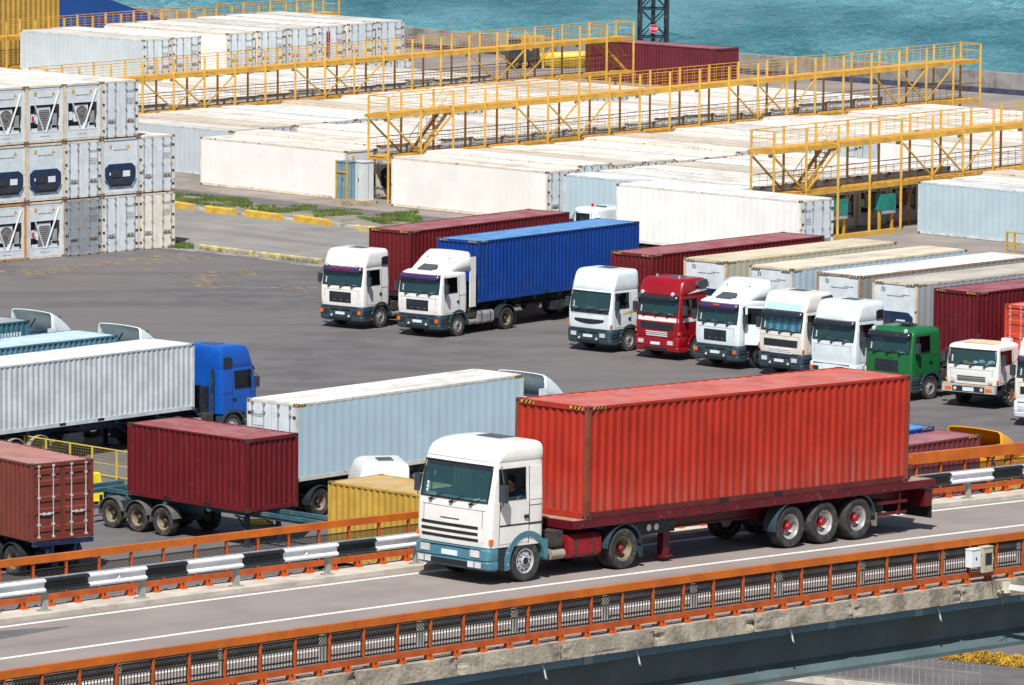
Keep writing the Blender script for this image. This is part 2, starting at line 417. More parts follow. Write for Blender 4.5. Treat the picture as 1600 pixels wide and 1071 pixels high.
def unit_end(t, x, sx, W, H, style, frm, white=UNITWHT, marks=True, seed=0):
    """machinery end: 'V' open bay with crossed bars and fan, 'N' navy unit"""
    def bx(mb, x0, x1, *a): mb.box(min(x + sx * x0, x + sx * x1), max(x + sx * x0, x + sx * x1), *a)
    if style == 'V':
        p = MB(); bx(p, -.55, -.50, -1.1, 1.1, .25, H - .1)
        bx(p, .0, .03, -1.1, 1.1, .14, .52); bx(p, -.02, .02, -.95, .95, H * .66, H - .2); bx(p, 0, .028, -1.1, -.96, .5, H - .12); bx(p, 0, .028, .96, 1.1, .5, H - .12); bx(p, 0, .028, -1.1, 1.1, H - .22, H - .11)
        p.build('end_panel', white, t)
        u = MB(); bx(u, -.40, -.30, -.93, .93, .52, H * .66); u.build('cooling_unit', UNITDARK, t)
        u = MB(); bx(u, -.3, -.06, -.42, .42, .95, H * .62); bx(u, -.3, -.1, -.9, .9, .53, .72); bx(u, -.28, -.05, .1, .5, .53, .9); u.build('condenser_housing', white, t)
        f = MB(); f.lathe([(0, .0), (.38, .0), (.41, .03), (.41, -.02)], 22, 'X', (x - sx * .05, 0, 1.32)); f.lathe([(0, .04), (.09, .04), (.1, 0)], 10, 'X', (x - sx * .03, 0, 1.32))
        for r_ in (.17, .25): f.tube([(x + sx * .0, r_ * math.cos(i * .4), 1.32 + r_ * math.sin(i * .4)) for i in range(16)], .008, 4, closed=True)
        if seed % 2 == 0: f.build('fan', FANM, t)
        else:
            f = MB(); f.prism([(-.44, .70), (.44, .70), (.32, 1.66), (-.32, 1.66)], min(x - sx * .06, x - sx * .02), max(x - sx * .06, x - sx * .02), 0, 'X'); fo = f.build('coil_grille', FANM, t, norm=True)
            f = MB()
            for i in range(9): bx(f, -.019, .0, -.38 + .012 * i, .38 - .012 * i, .75 + .1 * i, .775 + .1 * i)
            f.build('grille_bars', UNITGREY, fo)
            f = MB(); bx(f, .0, .012, -.84, -.72, 1.12, 1.36); f.build('switch_panel', REDL, t)
        g = MB(); bx(g, -.3, -.02, .52, .82, .85, 1.45); g.build('control_box', UNITGREY, t); g = MB(); bx(g, -.3, -.04, -.88, -.62, 1.05, 1.45); g.build('control_box', UNITWHT, t)
        v = MB(); 
        for s in (-1, 1): v.bar((x + sx * .02, s * .93, H - .35), (x + sx * .02, s * .06, .52), .07, .05)
        v.bar((x + sx * .01, -.95, .56), (x + sx * .01, .95, .56), .06, .06); v.build('diagonal_brace', mat('brace_white', (.68, .70, .72), .5, var=.1, rust=.2), t)
    else:
        p = MB(); bx(p, -.03, .02, -1.1, 1.1, .14, H - .11); p.build('end_panel', white, t)
        u = MB(); z0, z1 = .42, H * .55
        u.prism([(-.76, z0), (.76, z0), (1.0, z0 + .26), (1.0, z1 - .2), (.74, z1), (-.74, z1), (-1.0, z1 - .2), (-1.0, z0 + .26)], x + sx * .02, x + sx * .085, 0, 'X')
        uo = u.build('cooling_unit', UNITNAVY, t, norm=True)
        q = MB(); bx(q, .09, .10, .15, .62, z0 + .5, z0 + .8); bx(q, .09, .10, -.75, -.68, z0 + .6, z0 + .75); q.build('display_panel', PAPER, uo)
        q = MB(); bx(q, .09, .12, -.55, .62, z0 + .12, z0 + .42); bx(q, .09, .13, -.62, -.1, z0 + .5, z0 + .82); q.build('condenser_grille', UNITDARK, uo)
        for s in (-1, 1): b = MB(); b.bar((x + sx * .04, s * 1.07, .85), (x + sx * .04, s * .76, .42), .09, .05); b.build('corner_brace', white, t)
    k = MB(); xx = x + sx * .0305; Rr = random.Random(int(x * 31) + len(style))
    if marks: warn_marks(k, xx, sx, -.62, H - .42, .17, tri=False); warn_marks(k, xx, sx, .55, H - .42, .18)
    else: text_lines(k, xx, -.75, H - .3, .2, 3, Rr, .07); text_lines(k, xx, .35, H - .55, .45, 1, Rr)
    text_lines(k, xx, -.45, H - .62, .95, 1, Rr); text_lines(k, xx, -.3, .3, .6, 1, Rr)
    k.build('stencil_marking', [STICK, INK], t)
def reefer(label, tone, H=2.75, near='doors', far='N', L=12.19, group=None, seed=1, ribs=.011, doorm=None, nearm=None, marks=True):
    """near = +x end"""
    W = 2.44; side, roof, frm = reefer_side_mats(tone)
    t = thing('reefer_container', label, 'container', group=group)
    f = MB(); 
    for sx in (-1, 1):
        for sy in (-1, 1):
            x = sx * (L / 2 - .055); y = sy * (W / 2 - .055); f.box(x - .055, x + .055, y - .055, y + .055, .1, H - .1)
        x = sx * (L / 2 - .05); f.box(x - .045, x + .045, -W / 2 + .11, W / 2 - .11, H - .10, H - .012); f.box(x - .045, x + .045, -W / 2 + .11, W / 2 - .11, .02, .13)
    for sy in (-1, 1):
        y = sy * (W / 2 - .024); f.box(-L / 2 + .11, L / 2 - .11, y - .022, y + .022, .01, .16); f.box(-L / 2 + .11, L / 2 - .11, y - .022, y + .022, H - .10, H - .013)
    castings(f, L, W, H); f.build('frame', [frm, mat('reefer_casting', (.30, .25, .19), .7, var=.3, rust=.8, rs=6), BLACK], t)
    for sg in (-1, 1):
        p = MB(); corr(p, -L / 2 + .11, L / 2 - .11, .155, H - .095, sg * (W / 2 - .008), ribs, .42, sg); p.build('side_panel', side, t)
    r = MB(); rows = []
    for i in range(25):
        x = -L / 2 + .08 + (L - .16) * i / 24
        rows.append([(x, -W / 2 + .03, H - .014), (x, -W / 4, H - .006 + (.006 if i % 2 else 0)), (x, W / 4, H - .006 + (.006 if i % 2 else 0)), (x, W / 2 - .03, H - .014)])
    r.grid(rows); r.build('roof', roof, t)
    dm = doorm or mat('reefer_door', (.62, .68, .72), .4, var=.08, rust=.16, rs=4, streak=.2)
    for kind, sx in ((near, 1), (far, -1)):
        x = sx * (L / 2 - .06)
        if kind == 'doors': doors_end(t, x, sx, W, H, dm, frm, seed)
        else: unit_end(t, x, sx, W, H, kind, frm, nearm or UNITWHT, marks, seed)
    return t
# ------------------------------------------------------------------ wheels
TYRE_ME = {}
def wheel(parent, x, y, side, kind, r=.5, w_=.31, rim=ALU, hub=GREASE, z=None):
    """side +1 = outer face towards +y"""
    key = (kind, r, w_, rim.name, hub.name)
    if key not in TYRE_ME:
        h = w_ / 2; ri = r * .585
        t = MB(); t.lathe([(ri, -h * .75), (r * .8, -h), (r * .95, -h * .97), (r, -h * .78), (r * .992, -h * .4), (r, -h * .36), (r, h * .36), (r * .992, h * .4), (r, h * .78), (r * .95, h * .97), (r * .8, h), (ri, h * .75)], 36)
        a = t.build('wheel', TYRE, smooth=40); m = MB()
        if kind == 'steer':
            m.lathe([(0, h * .95), (.10, h * .95), (.115, h * .85), (.12, h * .45), (.20, h * .62), (.245, h * .5), (ri * .93, h * .35), (ri * .97, h * .8), (ri + .012, h * .82), (ri + .012, h * .7)], 28)
            for i in range(10):
                q = i * math.pi / 5; c_ = Vector((.165 * math.cos(q), h * .60, .165 * math.sin(q)))
                m.lathe([(0, .03), (.018, .03), (.018, -.02)], 6, 'Y', c_)
                q += .3; m.lathe([(0, .006), (.028, .004)], 8, 'Y', Vector((.222 * math.cos(q), h * .57, .222 * math.sin(q))), 1)
        elif kind == 'spoke':
            m.lathe([(ri * .72, -h * .2), (ri * .75, h * .5), (ri + .012, h * .75), (ri + .012, h * .6)], 28)
            for i in range(5): q = i * 2 * math.pi / 5; m.bar((0, h * .35, 0), (ri * .9 * math.cos(q), h * .45, ri * .9 * math.sin(q)), .09, .08, up=(0, 1, 0))
        else:
            m.lathe([(.05, -h * .35), (ri * .80, -h * .35), (ri * .86, -h * .2), (ri * .92, h * .6), (ri + .012, h * .8), (ri + .012, h * .7)], 28)
            for i in range(8): q = i * math.pi / 4; m.lathe([(0, .003), (.032, .0)], 8, 'Y', Vector((ri * .58 * math.cos(q), -h * .33, ri * .58 * math.sin(q))), 1)
        b = m.build('rim', [rim, BLACK], a, smooth=35); k = MB()
        if kind == 'steer': k.lathe([(0, h * 1.0), (.07, h * 1.0), (.09, h * .96)], 14)
        else:
            k.lathe([(0, h * .62), (.07, h * .62), (.085, h * .5), (.09, -h * .1), (.15, -h * .2), (.16, -h * .35)], 16)
            for i in range(10): q = i * math.pi / 5; k.lathe([(0, -h * .12), (.016, -h * .12), (.016, -h * .36)], 6, 'Y', (.135 * math.cos(q), 0, .135 * math.sin(q)))
        c = k.build('hub', hub, a, smooth=35)
        TYRE_ME[key] = (a, b, c); first = True
    else: first = False
    a, b, c = TYRE_ME[key]
    if not first:
        a2 = a.copy(); col.objects.link(a2)
        for q in (b, c): d = q.copy(); col.objects.link(d); d.parent = a2
        a = a2
    a.parent = parent; a.location = (x, y, r if z is None else z); a.rotation_euler = (0, RND.uniform(0, 6) if side > 0 else RND.uniform(0, 6), 0 if side > 0 else math.pi)
    a.rotation_mode = 'XYZ'
    return a
def arch(mb, x, z, r0, r1, y0, y1, a0, a1, n=14, mi=0):
    """fender shell between angles"""
    out = [(x + math.cos(a0 + (a1 - a0) * i / n) * r1, z + math.sin(a0 + (a1 - a0) * i / n) * r1) for i in range(n + 1)]
    inn = [(x + math.cos(a0 + (a1 - a0) * i / n) * r0, z + math.sin(a0 + (a1 - a0) * i / n) * r0) for i in range(n + 1)]
    for i in range(n):
        mb.prism([out[i], out[i + 1], inn[i + 1], inn[i]], y0, y1, mi)
    return mb

# ------------------------------------------------------------------ cabs
def ring(xf, xb, hw, r, fy, sx, rb=.10, bow=.05):
    h = [(xb, 0), (xb, .5 * (hw - rb)), (xb, hw - rb)]
    for q in (30, 60): h.append((xb + rb * (1 - math.sin(rad(q))), hw - rb + rb * (1 - math.cos(rad(q)))))
    h = [(xb, 0.0), (xb, .5 * (hw - rb)), (xb, hw - rb), (xb + rb * .29, hw - rb * .29), (xb + rb, hw)]
    lo, hi = xb + rb, xf - r - bow
    for s in sx: h.append((min(max(s, lo), hi), hw))
    yr = hw - r
    fx = lambda y: xf - bow * (y / hw) ** 2
    x_end = fx(yr)
    for q in (0, 22, 45, 68): h.append((x_end - r * (1 - math.sin(rad(q))), hw - r + r * math.cos(rad(q))))
    for y in fy: h.append((fx(y * yr / fy[0]), y * yr / fy[0]))
    return h
def lerp_level(levels, z):
    for a, b in zip(levels, levels[1:]):
        if a[0] <= z <= b[0]:
            t = (z - a[0]) / (b[0] - a[0]) if b[0] > a[0] else 0
            return [a[i] + (b[i] - a[i]) * t for i in range(5)]
    return list(levels[-1] if z > levels[-1][0] else levels[0])
FY = [1.0, .985, .66, .33, 0.0]; SX = [-.62, -.56, -.12, .02, .10, .84, .92]
class Cab:
    def __init__(s, levels, ws, sw, win=(.08, 1.0)):
        s.lv = levels; s.ws = ws; s.sw = sw; s.win = win; s.xb = levels[0][2]
        s.sx = [s.xb + .2, s.xb + .35, 0.0, win[0], (win[0] + win[1]) / 2, win[1]]
    def L(s, z): return lerp_level(s.lv, z)
    def front(s, y, z, off=0.0):
        _, xf, xb, hw, r = s.L(z); ya = abs(y); x = xf - .05 * (min(ya, hw) / hw) ** 2
        if ya > hw - r: x = (xf - .05 * ((hw - r) / hw) ** 2) - r + math.sqrt(max(0, r * r - (ya - hw + r) ** 2))
        return Vector((x + off, y, z))
    def side(s, x, z, off=0.0, sg=1): return Vector((x, sg * (s.L(z)[3] + off), z))
    def shell(s, name, m, parent):
        zs = sorted(set([l[0] for l in s.lv] + [s.ws[0], s.ws[1], s.sw[0], s.sw[1]]))
        mb = MB(); R_ = []
        for z in zs:
            _, xf, xb, hw, r = s.L(z); h = ring(xf, xb, hw, r, FY, s.sx)
            full = h + [(x, -y) for x, y in h[-2:0:-1]]
            R_.append([Vector((x, y, z)) for x, y in full])
        n = len(R_[0]); nh = len(h); fs = []
        i_side0 = 5; i_front0 = 5 + len(s.sx) + 4
        def is_open(k, za, zb):
            kk = k if k < nh - 1 else (n - 1 - k)
            if za >= s.ws[0] - 1e-6 and zb <= s.ws[1] + 1e-6 and i_front0 <= kk < nh - 1 and kk > i_front0: return True
            if za >= s.sw[0] - 1e-6 and zb <= s.sw[1] + 1e-6 and i_side0 + 3 <= kk < i_side0 + 5: return True
            return False
        vs = [v for q in R_ for v in q]
        for i in range(len(zs) - 1):
            for k in range(n):
                if is_open(k, zs[i], zs[i + 1]): continue
                k2 = (k + 1) % n; fs.append((i * n + k, i * n + k2, (i + 1) * n + k2, (i + 1) * n + k))
        fs.append(tuple(range(n))[::-1]); fs.append(tuple((len(zs) - 1) * n + k for k in range(n)))
        mb.add(vs, fs); return mb.build(name, m, parent, smooth=32, norm=True)
    def fpatch(s, y0, y1, z0, z1, off, ny=8, nz=3):
        return [[s.front(y0 + (y1 - y0) * j / ny, z0 + (z1 - z0) * i / nz, off) for j in range(ny + 1)] for i in range(nz + 1)]
    def fslab(s, mb, y0, y1, z0, z1, off=.012, mi=0, ny=8, nz=2):
        """raised plate following the front"""
        a = s.fpatch(y0, y1, z0, z1, off, ny, nz); mb.grid(a, mi)
        for e in (a[0], a[-1], [q[0] for q in a], [q[-1] for q in a]): mb.grid([e, [v - Vector((off + .02, 0, 0)) for v in e]], mi)
    def spatch(s, mb, x0, x1, z0, z1, off, sg, mi=0, nz=3):
        a = [[s.side(x0 + (x1 - x0) * j, z0 + (z1 - z0) * i / nz, off, sg) for j in (0, .5, 1)] for i in range(nz + 1)]; mb.grid(a, mi)
        for e in (a[0], a[-1], [q[0] for q in a], [q[-1] for q in a]): mb.grid([e, [v - Vector((0, sg * (off + .01), 0)) for v in e]], mi)
def solid_ring(levels, m, name, parent, sx=(-.5, 0, .5, .9), bow=.05, smooth=35):
    mb = MB(); R_ = []
    for z, xf, xb, hw, r in levels:
        h = ring(xf, xb, hw, r, FY, sx, rb=.04, bow=bow); R_.append([Vector((x, y, z)) for x, y in h + [(x, -y) for x, y in h[-2:0:-1]]])
    n = len(R_[0]); vs = [v for q in R_ for v in q]; fs = []
    for i in range(len(R_) - 1):
        for k in range(n): k2 = (k + 1) % n; fs.append((i * n + k, i * n + k2, (i + 1) * n + k2, (i + 1) * n + k))
    fs.append(tuple(range(n))[::-1]); fs.append(tuple((len(R_) - 1) * n + k for k in range(n)))
    return mb.add(vs, fs).build(name, m, parent, smooth=smooth, norm=True)

def deflector(t, m, z0=2.93, z1=3.66, x0=.55, x1=-.86, hw=1.13):
    rows = []; n = 10
    for i in range(n + 1):
        u = i / n; x = x0 + (x1 - x0) * u; z = z0 + .05 + (z1 - z0 - .05) * (.55 * u + .45 * math.sin(u * math.pi / 2)) ** .85
        q = min(.26, (z - z0) * .75); wd = hw * (.88 + .12 * u)
        rows.append([(x - .02, -wd, z0 - .06), (x, -wd * .99, z0 + (z - z0) * .45), (x, -wd * .965, z - q * .42), (x, -wd * .90, z - q * .07), (x, -wd * .5, z + .01), (x, 0, z + .02), (x, wd * .5, z + .01), (x, wd * .90, z - q * .07), (x, wd * .965, z - q * .42), (x, wd * .99, z0 + (z - z0) * .45), (x - .02, wd, z0 - .06)])
    b = MB().grid(rows); o = b.build('roof_deflector', m, t, smooth=50)
    md = o.modifiers.new('thick', 'SOLIDIFY'); md.thickness = .035; md.offset = 0
    s = MB()
    for y in (-.7, .7): s.bar((x1 + .12, y, z0 - .1), (x0 - .55, y * .9, z1 - .25), .04)
    s.bar((x1 + .1, -.9, z0 + .3), (x1 + .1, .9, z0 + .3), .04); s.build('deflector_strut', CHASS, t)
    return o
def tractor(label, pos, yaw, body=P_WHITE, roof='high', visor=None, bumper=P_GREYB, grille='mesh', group='tractor units parked in the yard', mtx=None, fender=None,
            fairing=None, door_open=False, curtain=None, tankm=None, lampstyle='bumper', spec=None, rearm=None, name='truck_tractor', stripes=None, wheelbase=3.6, simple=False, extra=()):
    t = thing(name, label, 'truck', pos, yaw, group, mtx)
    S = dict(xb=-.62, dh=.74, zb=1.04, ws=(1.97, 2.74), sw=(2.0, 2.68), xf=1.36, hw=1.24, slope=.15, roofz=2.92); S.update(spec or {})
    ws, zb = S['ws'], S['zb']; xf = S['xf']; hw = S['hw']; xt = xf - S['slope']; XB = S['xb']
    lv = [(zb, xf - .04, XB, hw - .02, .11), (zb + .28, xf, XB, hw, .11), (ws[0], xf - .02, XB, hw, .10), (ws[1], xt, XB, hw - .04, .10), (ws[1] + .08, xt - .03, XB, hw - .05, .11)]
    z = ws[1] + .08
    if roof in ('low', 'deflector'):
        lv += [(z + .08, xt - .09, XB + .01, hw - .10, .24), (z + .14, xt - .20, XB + .05, hw - .18, .26), (z + .175, xt - .38, XB + .15, hw - .34, .28), (z + .185, xt - .6, XB + .35, hw - .55, .28)]
    elif roof == 'box':
        lv += [(z + .05, xt - .05, XB + .01, hw - .08, .16), (z + .10, xt - .14, XB + .05, hw - .16, .18), (z + .12, xt - .4, XB + .25, hw - .4, .2)]
    else:
        h = S.get('high', .80)
        if S.get('dome'): lv += [(z + .03, xt - .02, XB - .005, hw - .035, .15), (z + .30 * h, xt - .06, XB - .01, hw - .03, .20), (z + .58 * h, xt - .13, XB - .02, hw - .045, .24), (z + .76 * h, xt - .26, XB - .01, hw - .075, .30), (z + .88 * h, xt - .42, XB + .0, hw - .13, .32), (z + .95 * h, xt - .60, XB + .04, hw - .22, .33), (z + .99 * h, xt - .78, XB + .12, hw - .36, .33), (z + h, xt - .95, XB + .25, hw - .52, .33)]
        else: lv += [(z + .03, xt - .02, XB - .005, hw - .035, .14), (z + .30 * h, xt - .07, XB - .01, hw - .035, .17), (z + .68 * h, xt - .17, XB - .01, hw - .05, .19), (z + .86 * h, xt - .25, XB - .0, hw - .075, .20), (z + .95 * h, xt - .34, XB + .03, hw - .125, .21), (z + .99 * h, xt - .46, XB + .08, hw - .20, .22), (z + h, xt - .62, XB + .16, hw - .32, .22), (z + h + .012, xt - .85, XB + .3, hw - .55, .2)]
    c = Cab(lv, ws, S['sw']); c.shell('cab', body, t)
    # glazing
    g = MB(); yw = 1.115; g.grid(c.fpatch(-yw, yw, ws[0], ws[1], -.012, 10, 4)); wo = g.build('windscreen', GLASS, t, smooth=60)
    k = MB()
    loop = [c.front(-yw + 2 * yw * i / 8, ws[0] + .01, .004) for i in range(9)] + [c.front(yw, ws[0] + (ws[1] - ws[0]) * i / 4, .004) for i in range(1, 4)] + [c.front(yw - 2 * yw * i / 8, ws[1] - .01, .004) for i in range(9)] + [c.front(-yw, ws[1] - (ws[1] - ws[0]) * i / 4, .004) for i in range(1, 4)]
    k.tube(loop, .024, 6, closed=True); k.build('windscreen_seal', BLACK, wo)
    k = MB()
    for y0 in (-.75, -.05, .6):
        k = MB(); k.bar(c.front(y0, ws[0] - .05, .04), c.front(y0 + .42, ws[0] + .12, .05), .022); k.box(c.front(y0, 0, 0).x, c.front(y0, ws[0] - .06, .05).x, y0 - .05, y0 + .05, ws[0] - .09, ws[0] - .04); k.build('wiper', BLACK, wo)
    for sg in (-1, 1):
        g = MB(); x0, x1 = c.win; xm = min(x1, c.L(S['sw'][1])[1] - .17)
        if S.get('open_win') and sg > 0: g.add([c.side(x0, S['sw'][0], -.03, sg), c.side(x1, S['sw'][0], -.03, sg), c.side(x1, S['sw'][0] + .06, -.03, sg), c.side(x0, S['sw'][0] + .06, -.03, sg)], [(0, 1, 2, 3)])
        else: g.add([c.side(x0, S['sw'][0], -.012, sg), c.side(x1, S['sw'][0], -.012, sg), c.side(xm, S['sw'][1], -.012, sg), c.side(x0, S['sw'][1], -.012, sg)], [(0, 1, 2, 3)])
        so_ = g.build('side_window', GLASS if S.get('open_win') else GLASSD, t); k = MB()
        k.tube([c.side(x0, S['sw'][0], .003, sg), c.side(x1, S['sw'][0], .003, sg), c.side(xm, S['sw'][1], .003, sg), c.side(x0, S['sw'][1], .003, sg)], .02, 5, closed=True)
        k.bar(c.side(x1 - .2, S['sw'][0], .0, sg), c.side(xm - .2, S['sw'][1], .0, sg), .025); k.build('window_seal', BLACK, so_)
        if not (door_open and sg > 0):
            d = MB(); c.spatch(d, -.03, .94, zb + .08, S['sw'][0] - .05, .008, sg); do = d.build('door', body, t, smooth=30)
            k = MB(); zz = ws[0] - .38; a = c.side(.06, zz, .012, sg); k.box(a.x - .08, a.x + .08, min(a.y, a.y + sg * .035), max(a.y, a.y + sg * .035), zz - .04, zz + .04); k.build('handle', BLACK, do)
        k = MB()
        for xx in (-.05, .97):
            for i in range(4): k.bar(c.side(xx, zb + .05 + (ws[1] - zb - .1) * i / 4, .002, sg), c.side(xx, zb + .05 + (ws[1] - zb - .1) * (i + 1) / 4, .002, sg), .014)
        k.bar(c.side(XB + .05, ws[0] - .12, .001, sg), c.side(-.06, ws[0] - .12, .001, sg), .012); k.build('panel_gap', DARK, t)
    # interior
    i_ = MB(); i_.box(.45, xf - .24, -1.0, 1.0, ws[0] - .45, ws[0] - .06); i_.prism([(.3, ws[0] - .2), (.5, ws[0] - .04), (.9, ws[0] - .02), (.9, ws[0] - .4), (.4, ws[0] - .5)], -.95, .95); i_.build('dashboard', mat('dashboard_grey', (.16, .185, .195), .8, var=.15), t)
    Ri = random.Random(label); sm_ = S.get('seatm') or [SEAT, mat('seat_red', (.20, .03, .03), .9, var=.2), mat('seat_blue', (.04, .07, .16), .9, var=.2), mat('seat_grey', (.16, .17, .17), .9, var=.2)][Ri.randrange(4)]
    for j in range(S.get('items', 3)):
        q = MB(); yy = Ri.uniform(-.85, .85); wq = Ri.uniform(.08, .2); M_ = Matrix.Translation((.80, yy, ws[0] + .0)) @ Matrix.Rotation(Ri.uniform(-.6, .6), 4, 'Z'); q.box(-.1, .1, -wq, wq, -.02, Ri.uniform(.02, .10), 0, M_); q.build('dashboard_item', [PAPER, mat('item_cyan', (.05, .30, .40), .8), mat('item_red', (.40, .05, .05), .8), mat('item_yellow', (.5, .36, .06), .8)][Ri.choice((0, 0, 1, 2, 3))], t)
    for y in (-.62, .62):
        s = MB(); s.box(-.30, .18, y - .26, y + .26, ws[0] - .7, ws[0] - .5); s.prism([(-.3, ws[0] - .5), (-.16, ws[0] - .5), (-.28, ws[0] + .22), (-.4, ws[0] + .2)], y - .25, y + .25); s.prism([(-.34, ws[0] + .24), (-.26, ws[0] + .24), (-.3, ws[0] + .42), (-.38, ws[0] + .4)], y - .13, y + .13)
        s.build('seat', sm_, t)
    k = MB(); k.tube([(.42 + .1 * math.sin(q), .62 + .23 * math.cos(q), ws[0] + .02 + .21 * math.sin(q)) for q in [i * math.pi / 7 for i in range(14)]], .018, 5, closed=True); k.build('steering_wheel', BLACK, t)
    b_ = MB(); b_.box(XB + .05, XB + .11, -1.1, 1.1, zb + .05, ws[1] + .05); b_.build('rear_trim', mat('cab_lining', (.13, .14, .14), .9, var=.1), t)
    if curtain:
        k = MB(); rows = []
        for zz in (ws[0] + .03, (ws[0] + ws[1]) / 2, ws[1] - .04): rows.append([c.front(-.98 + 1.96 * j / 48, zz, -.10 - .02 * (j % 2)) for j in range(49)])
        k.grid(rows); k.m = [(j // 5) % 2 for i in range(2) for j in range(48)]; k.build('curtain', curtain, t)
    k = MB(); p = c.front(-.86, ws[0] + .12, -.03)
    for j in range(3): q = c.front(-.93, ws[0] + .10 + j * .09, -.008); k.box(q.x, q.x + .004, -.96, -.90, q.z, q.z + .07)
    q = c.front(.7, ws[0] + .06, -.05); k.box(q.x - .1, q.x - .02, .58, .82, ws[0] - .01, ws[0] + .045); k.build('windscreen_sticker', PAPER, t)
    # visor, lamps, hatch
    if visor:
        v = MB(); A, B = [], []
        for j in range(13):
            y = -1.13 + 2.26 * j / 12; e = .05 if abs(y) > 1.0 else 0
            A.append([c.front(y, ws[1] + .10, .015), c.front(y, ws[1] + .06, .13 - e), c.front(y, ws[1] - .13 + e, .17 - e)])
        rows = [[A[j][i] for j in range(13)] for i in range(3)]; v.grid(rows); o = v.build('sun_visor', visor, t, smooth=60)
        md = o.modifiers.new('thick', 'SOLIDIFY'); md.thickness = .02
    if roof in ('low', 'deflector', 'high'):
        zz = lv[-1][0]; h = MB()
        if roof == 'deflector': h.box(-.05, .05, 0, 0, 0, 0)
        xh = (.68 if roof == 'deflector' else .2) if roof != 'high' else lv[-1][1] - .30
        M_ = Matrix.Translation((xh, 0, zz + (.10 if roof != 'high' else .01))) @ Matrix.Rotation(rad((20 if roof == 'deflector' else -12) if roof != 'high' else 0), 4, 'Y')
        h = MB(); h.box(-.27, .27, -.40, .40, -.04, .006 if roof == 'high' else .03, 0, M_); h.build('roof_hatch', mat('hatch_grey', (.07, .08, .09), .4), t)
    for e in extra:
        if e == 'spots':
            for y in (-.9, .9):
                k = MB(); q = c.front(y * .95, ws[1] + .16, .12); k.lathe([(0, .07), (.08, .06), (.10, .02), (.06, -.07), (0, -.08)], 12, 'X', q); k.build('roof_lamp', LAMP, t, smooth=40)
        if e == 'markers':
            k = MB()
            for y in (-.4, 0, .4): q = c.front(y, ws[1] + .02, .16); k.box(q.x - .01, q.x + .03, y - .09, y + .09, q.z - .03, q.z + .03)
            k.build('marker_lamp', REDL, t)
        if e == 'amber':
            k = MB()
            for y in (-.12, 0, .12): q = c.front(y, ws[1] + .02, .16); k.box(q.x - .01, q.x + .03, y - .04, y + .04, q.z - .03, q.z + .03)
            k.build('marker_lamp', AMBER, t)
        if e == 'roofwin':
            zz = ws[1] + .34
            for sg in (-1, 1): k = MB(); k.prism([(XB + .12, zz - .2), (XB + .56, zz - .2), (XB + .56, zz + .12), (XB + .42, zz + .18), (XB + .12, zz + .18)], sg * (hw - .08), sg * (hw + .004)); k.build('roof_window', P_SMOKE, t)
        if e == 'horns':
            k = MB()
            for y in (-.65, .6): k.lathe([(.0, .22), (.06, .22), (.055, 0), (0, 0)], 10, 'Z', (.55, y, lv[-1][0] - .12))
            k.build('roof_pipe', STEEL, t)
        if e == 'airlip':
            k = MB(); pq = [(.15, 3.24), (.05, 3.44), (-.55, 3.48), (-.65, 3.32), (-.65, 3.14), (-.05, 3.12)]; sgm = mat('scoop_grey', (.06, .07, .085), .5); k.prism(pq, hw - .22, hw + .03); k.build('air_scoop', sgm, t); k = MB(); k.prism(pq, -hw - .03, -hw + .22); k.build('air_scoop', sgm, t)
        if e == 'headboard':
            k = MB(); c.fslab(k, -.98, .98, ws[1] + .12, ws[1] + .42, .02); k.build('roof_sign', mat('headboard_blue', (.45, .66, .74), .2, var=.05), t)
        if e == 'antenna':
            k = MB(); k.tube([(.75, -1.05, ws[1]), (.5, -1.12, ws[1] + .9)], .008, 5); k.build('antenna', BLACK, t)
    # bumper
    bl = S.get('bump', (.36, 1.03)); z0, z1 = bl
    bxb = S.get('bxb', .66)
    solid_ring([(z0, xf - .05, bxb, 1.20, .14), (z0 + .05, xf + .03, bxb, 1.245, .14), (z0 + .20, xf + .06, bxb, 1.25, .14), (z0 + .225, xf + .045, bxb, 1.235, .14), (z0 + .245, xf + .045, bxb, 1.235, .14), (z0 + .27, xf + .07, bxb, 1.25, .14), (z1 - .06, xf + .06, bxb, 1.25, .14), (z1, xf + .01, bxb, 1.225, .15)], bumper, 'bumper', t)
    k = MB(); bx_ = xf + .062
    k.box(bx_ - .04, bx_ + .014, -.62, .62, z0 + .07, z0 + .20); k.box(bx_ - .03, bx_ - .001, -1.0, 1.0, z1 - .035, z1 - .015); k.build('bumper_grille', BLACK, t)
    if bumper is P_GREYB:
        for sg in (-1, 1):
            k = MB(); y0, y1 = sorted((sg * .06, sg * .56)); k.box(bx_ - .02, bx_ + .016, y0, y1, z1 - .19, z1 - .10); k.build('bumper_slot', BLACK, t)
            for zz in (z0 + .16, z0 + .30, z0 + .44): k = MB(); y0, y1 = sorted((sg * 1.2, sg * 1.256)); k.box(.70, 1.22, y0, y1, zz, zz + .03); k.build('bumper_slat', BLACK, t)
            k = MB(); q = sg * .5; k.lathe([(0, .03), (.05, .025), (.06, 0)], 10, 'X', (bx_, q, z0 + .24)); k.build('fog_lamp', LAMP, t)
    k = MB(); c.fslab(k, -1.05, 1.05, ws[0] - .20, ws[0] - .19, .003, nz=1)
    for y in (-1.0, .96): c.fslab(k, y, y + .012, zb + .1, ws[0] - .2, .003, ny=1)
    k.build('panel_gap', DARK, t)
    k = MB(); k.box(bx_ + .0, bx_ + .02, -.26, .26, z0 + .30, z0 + .42); k.build('number_plate', PLATE, t)
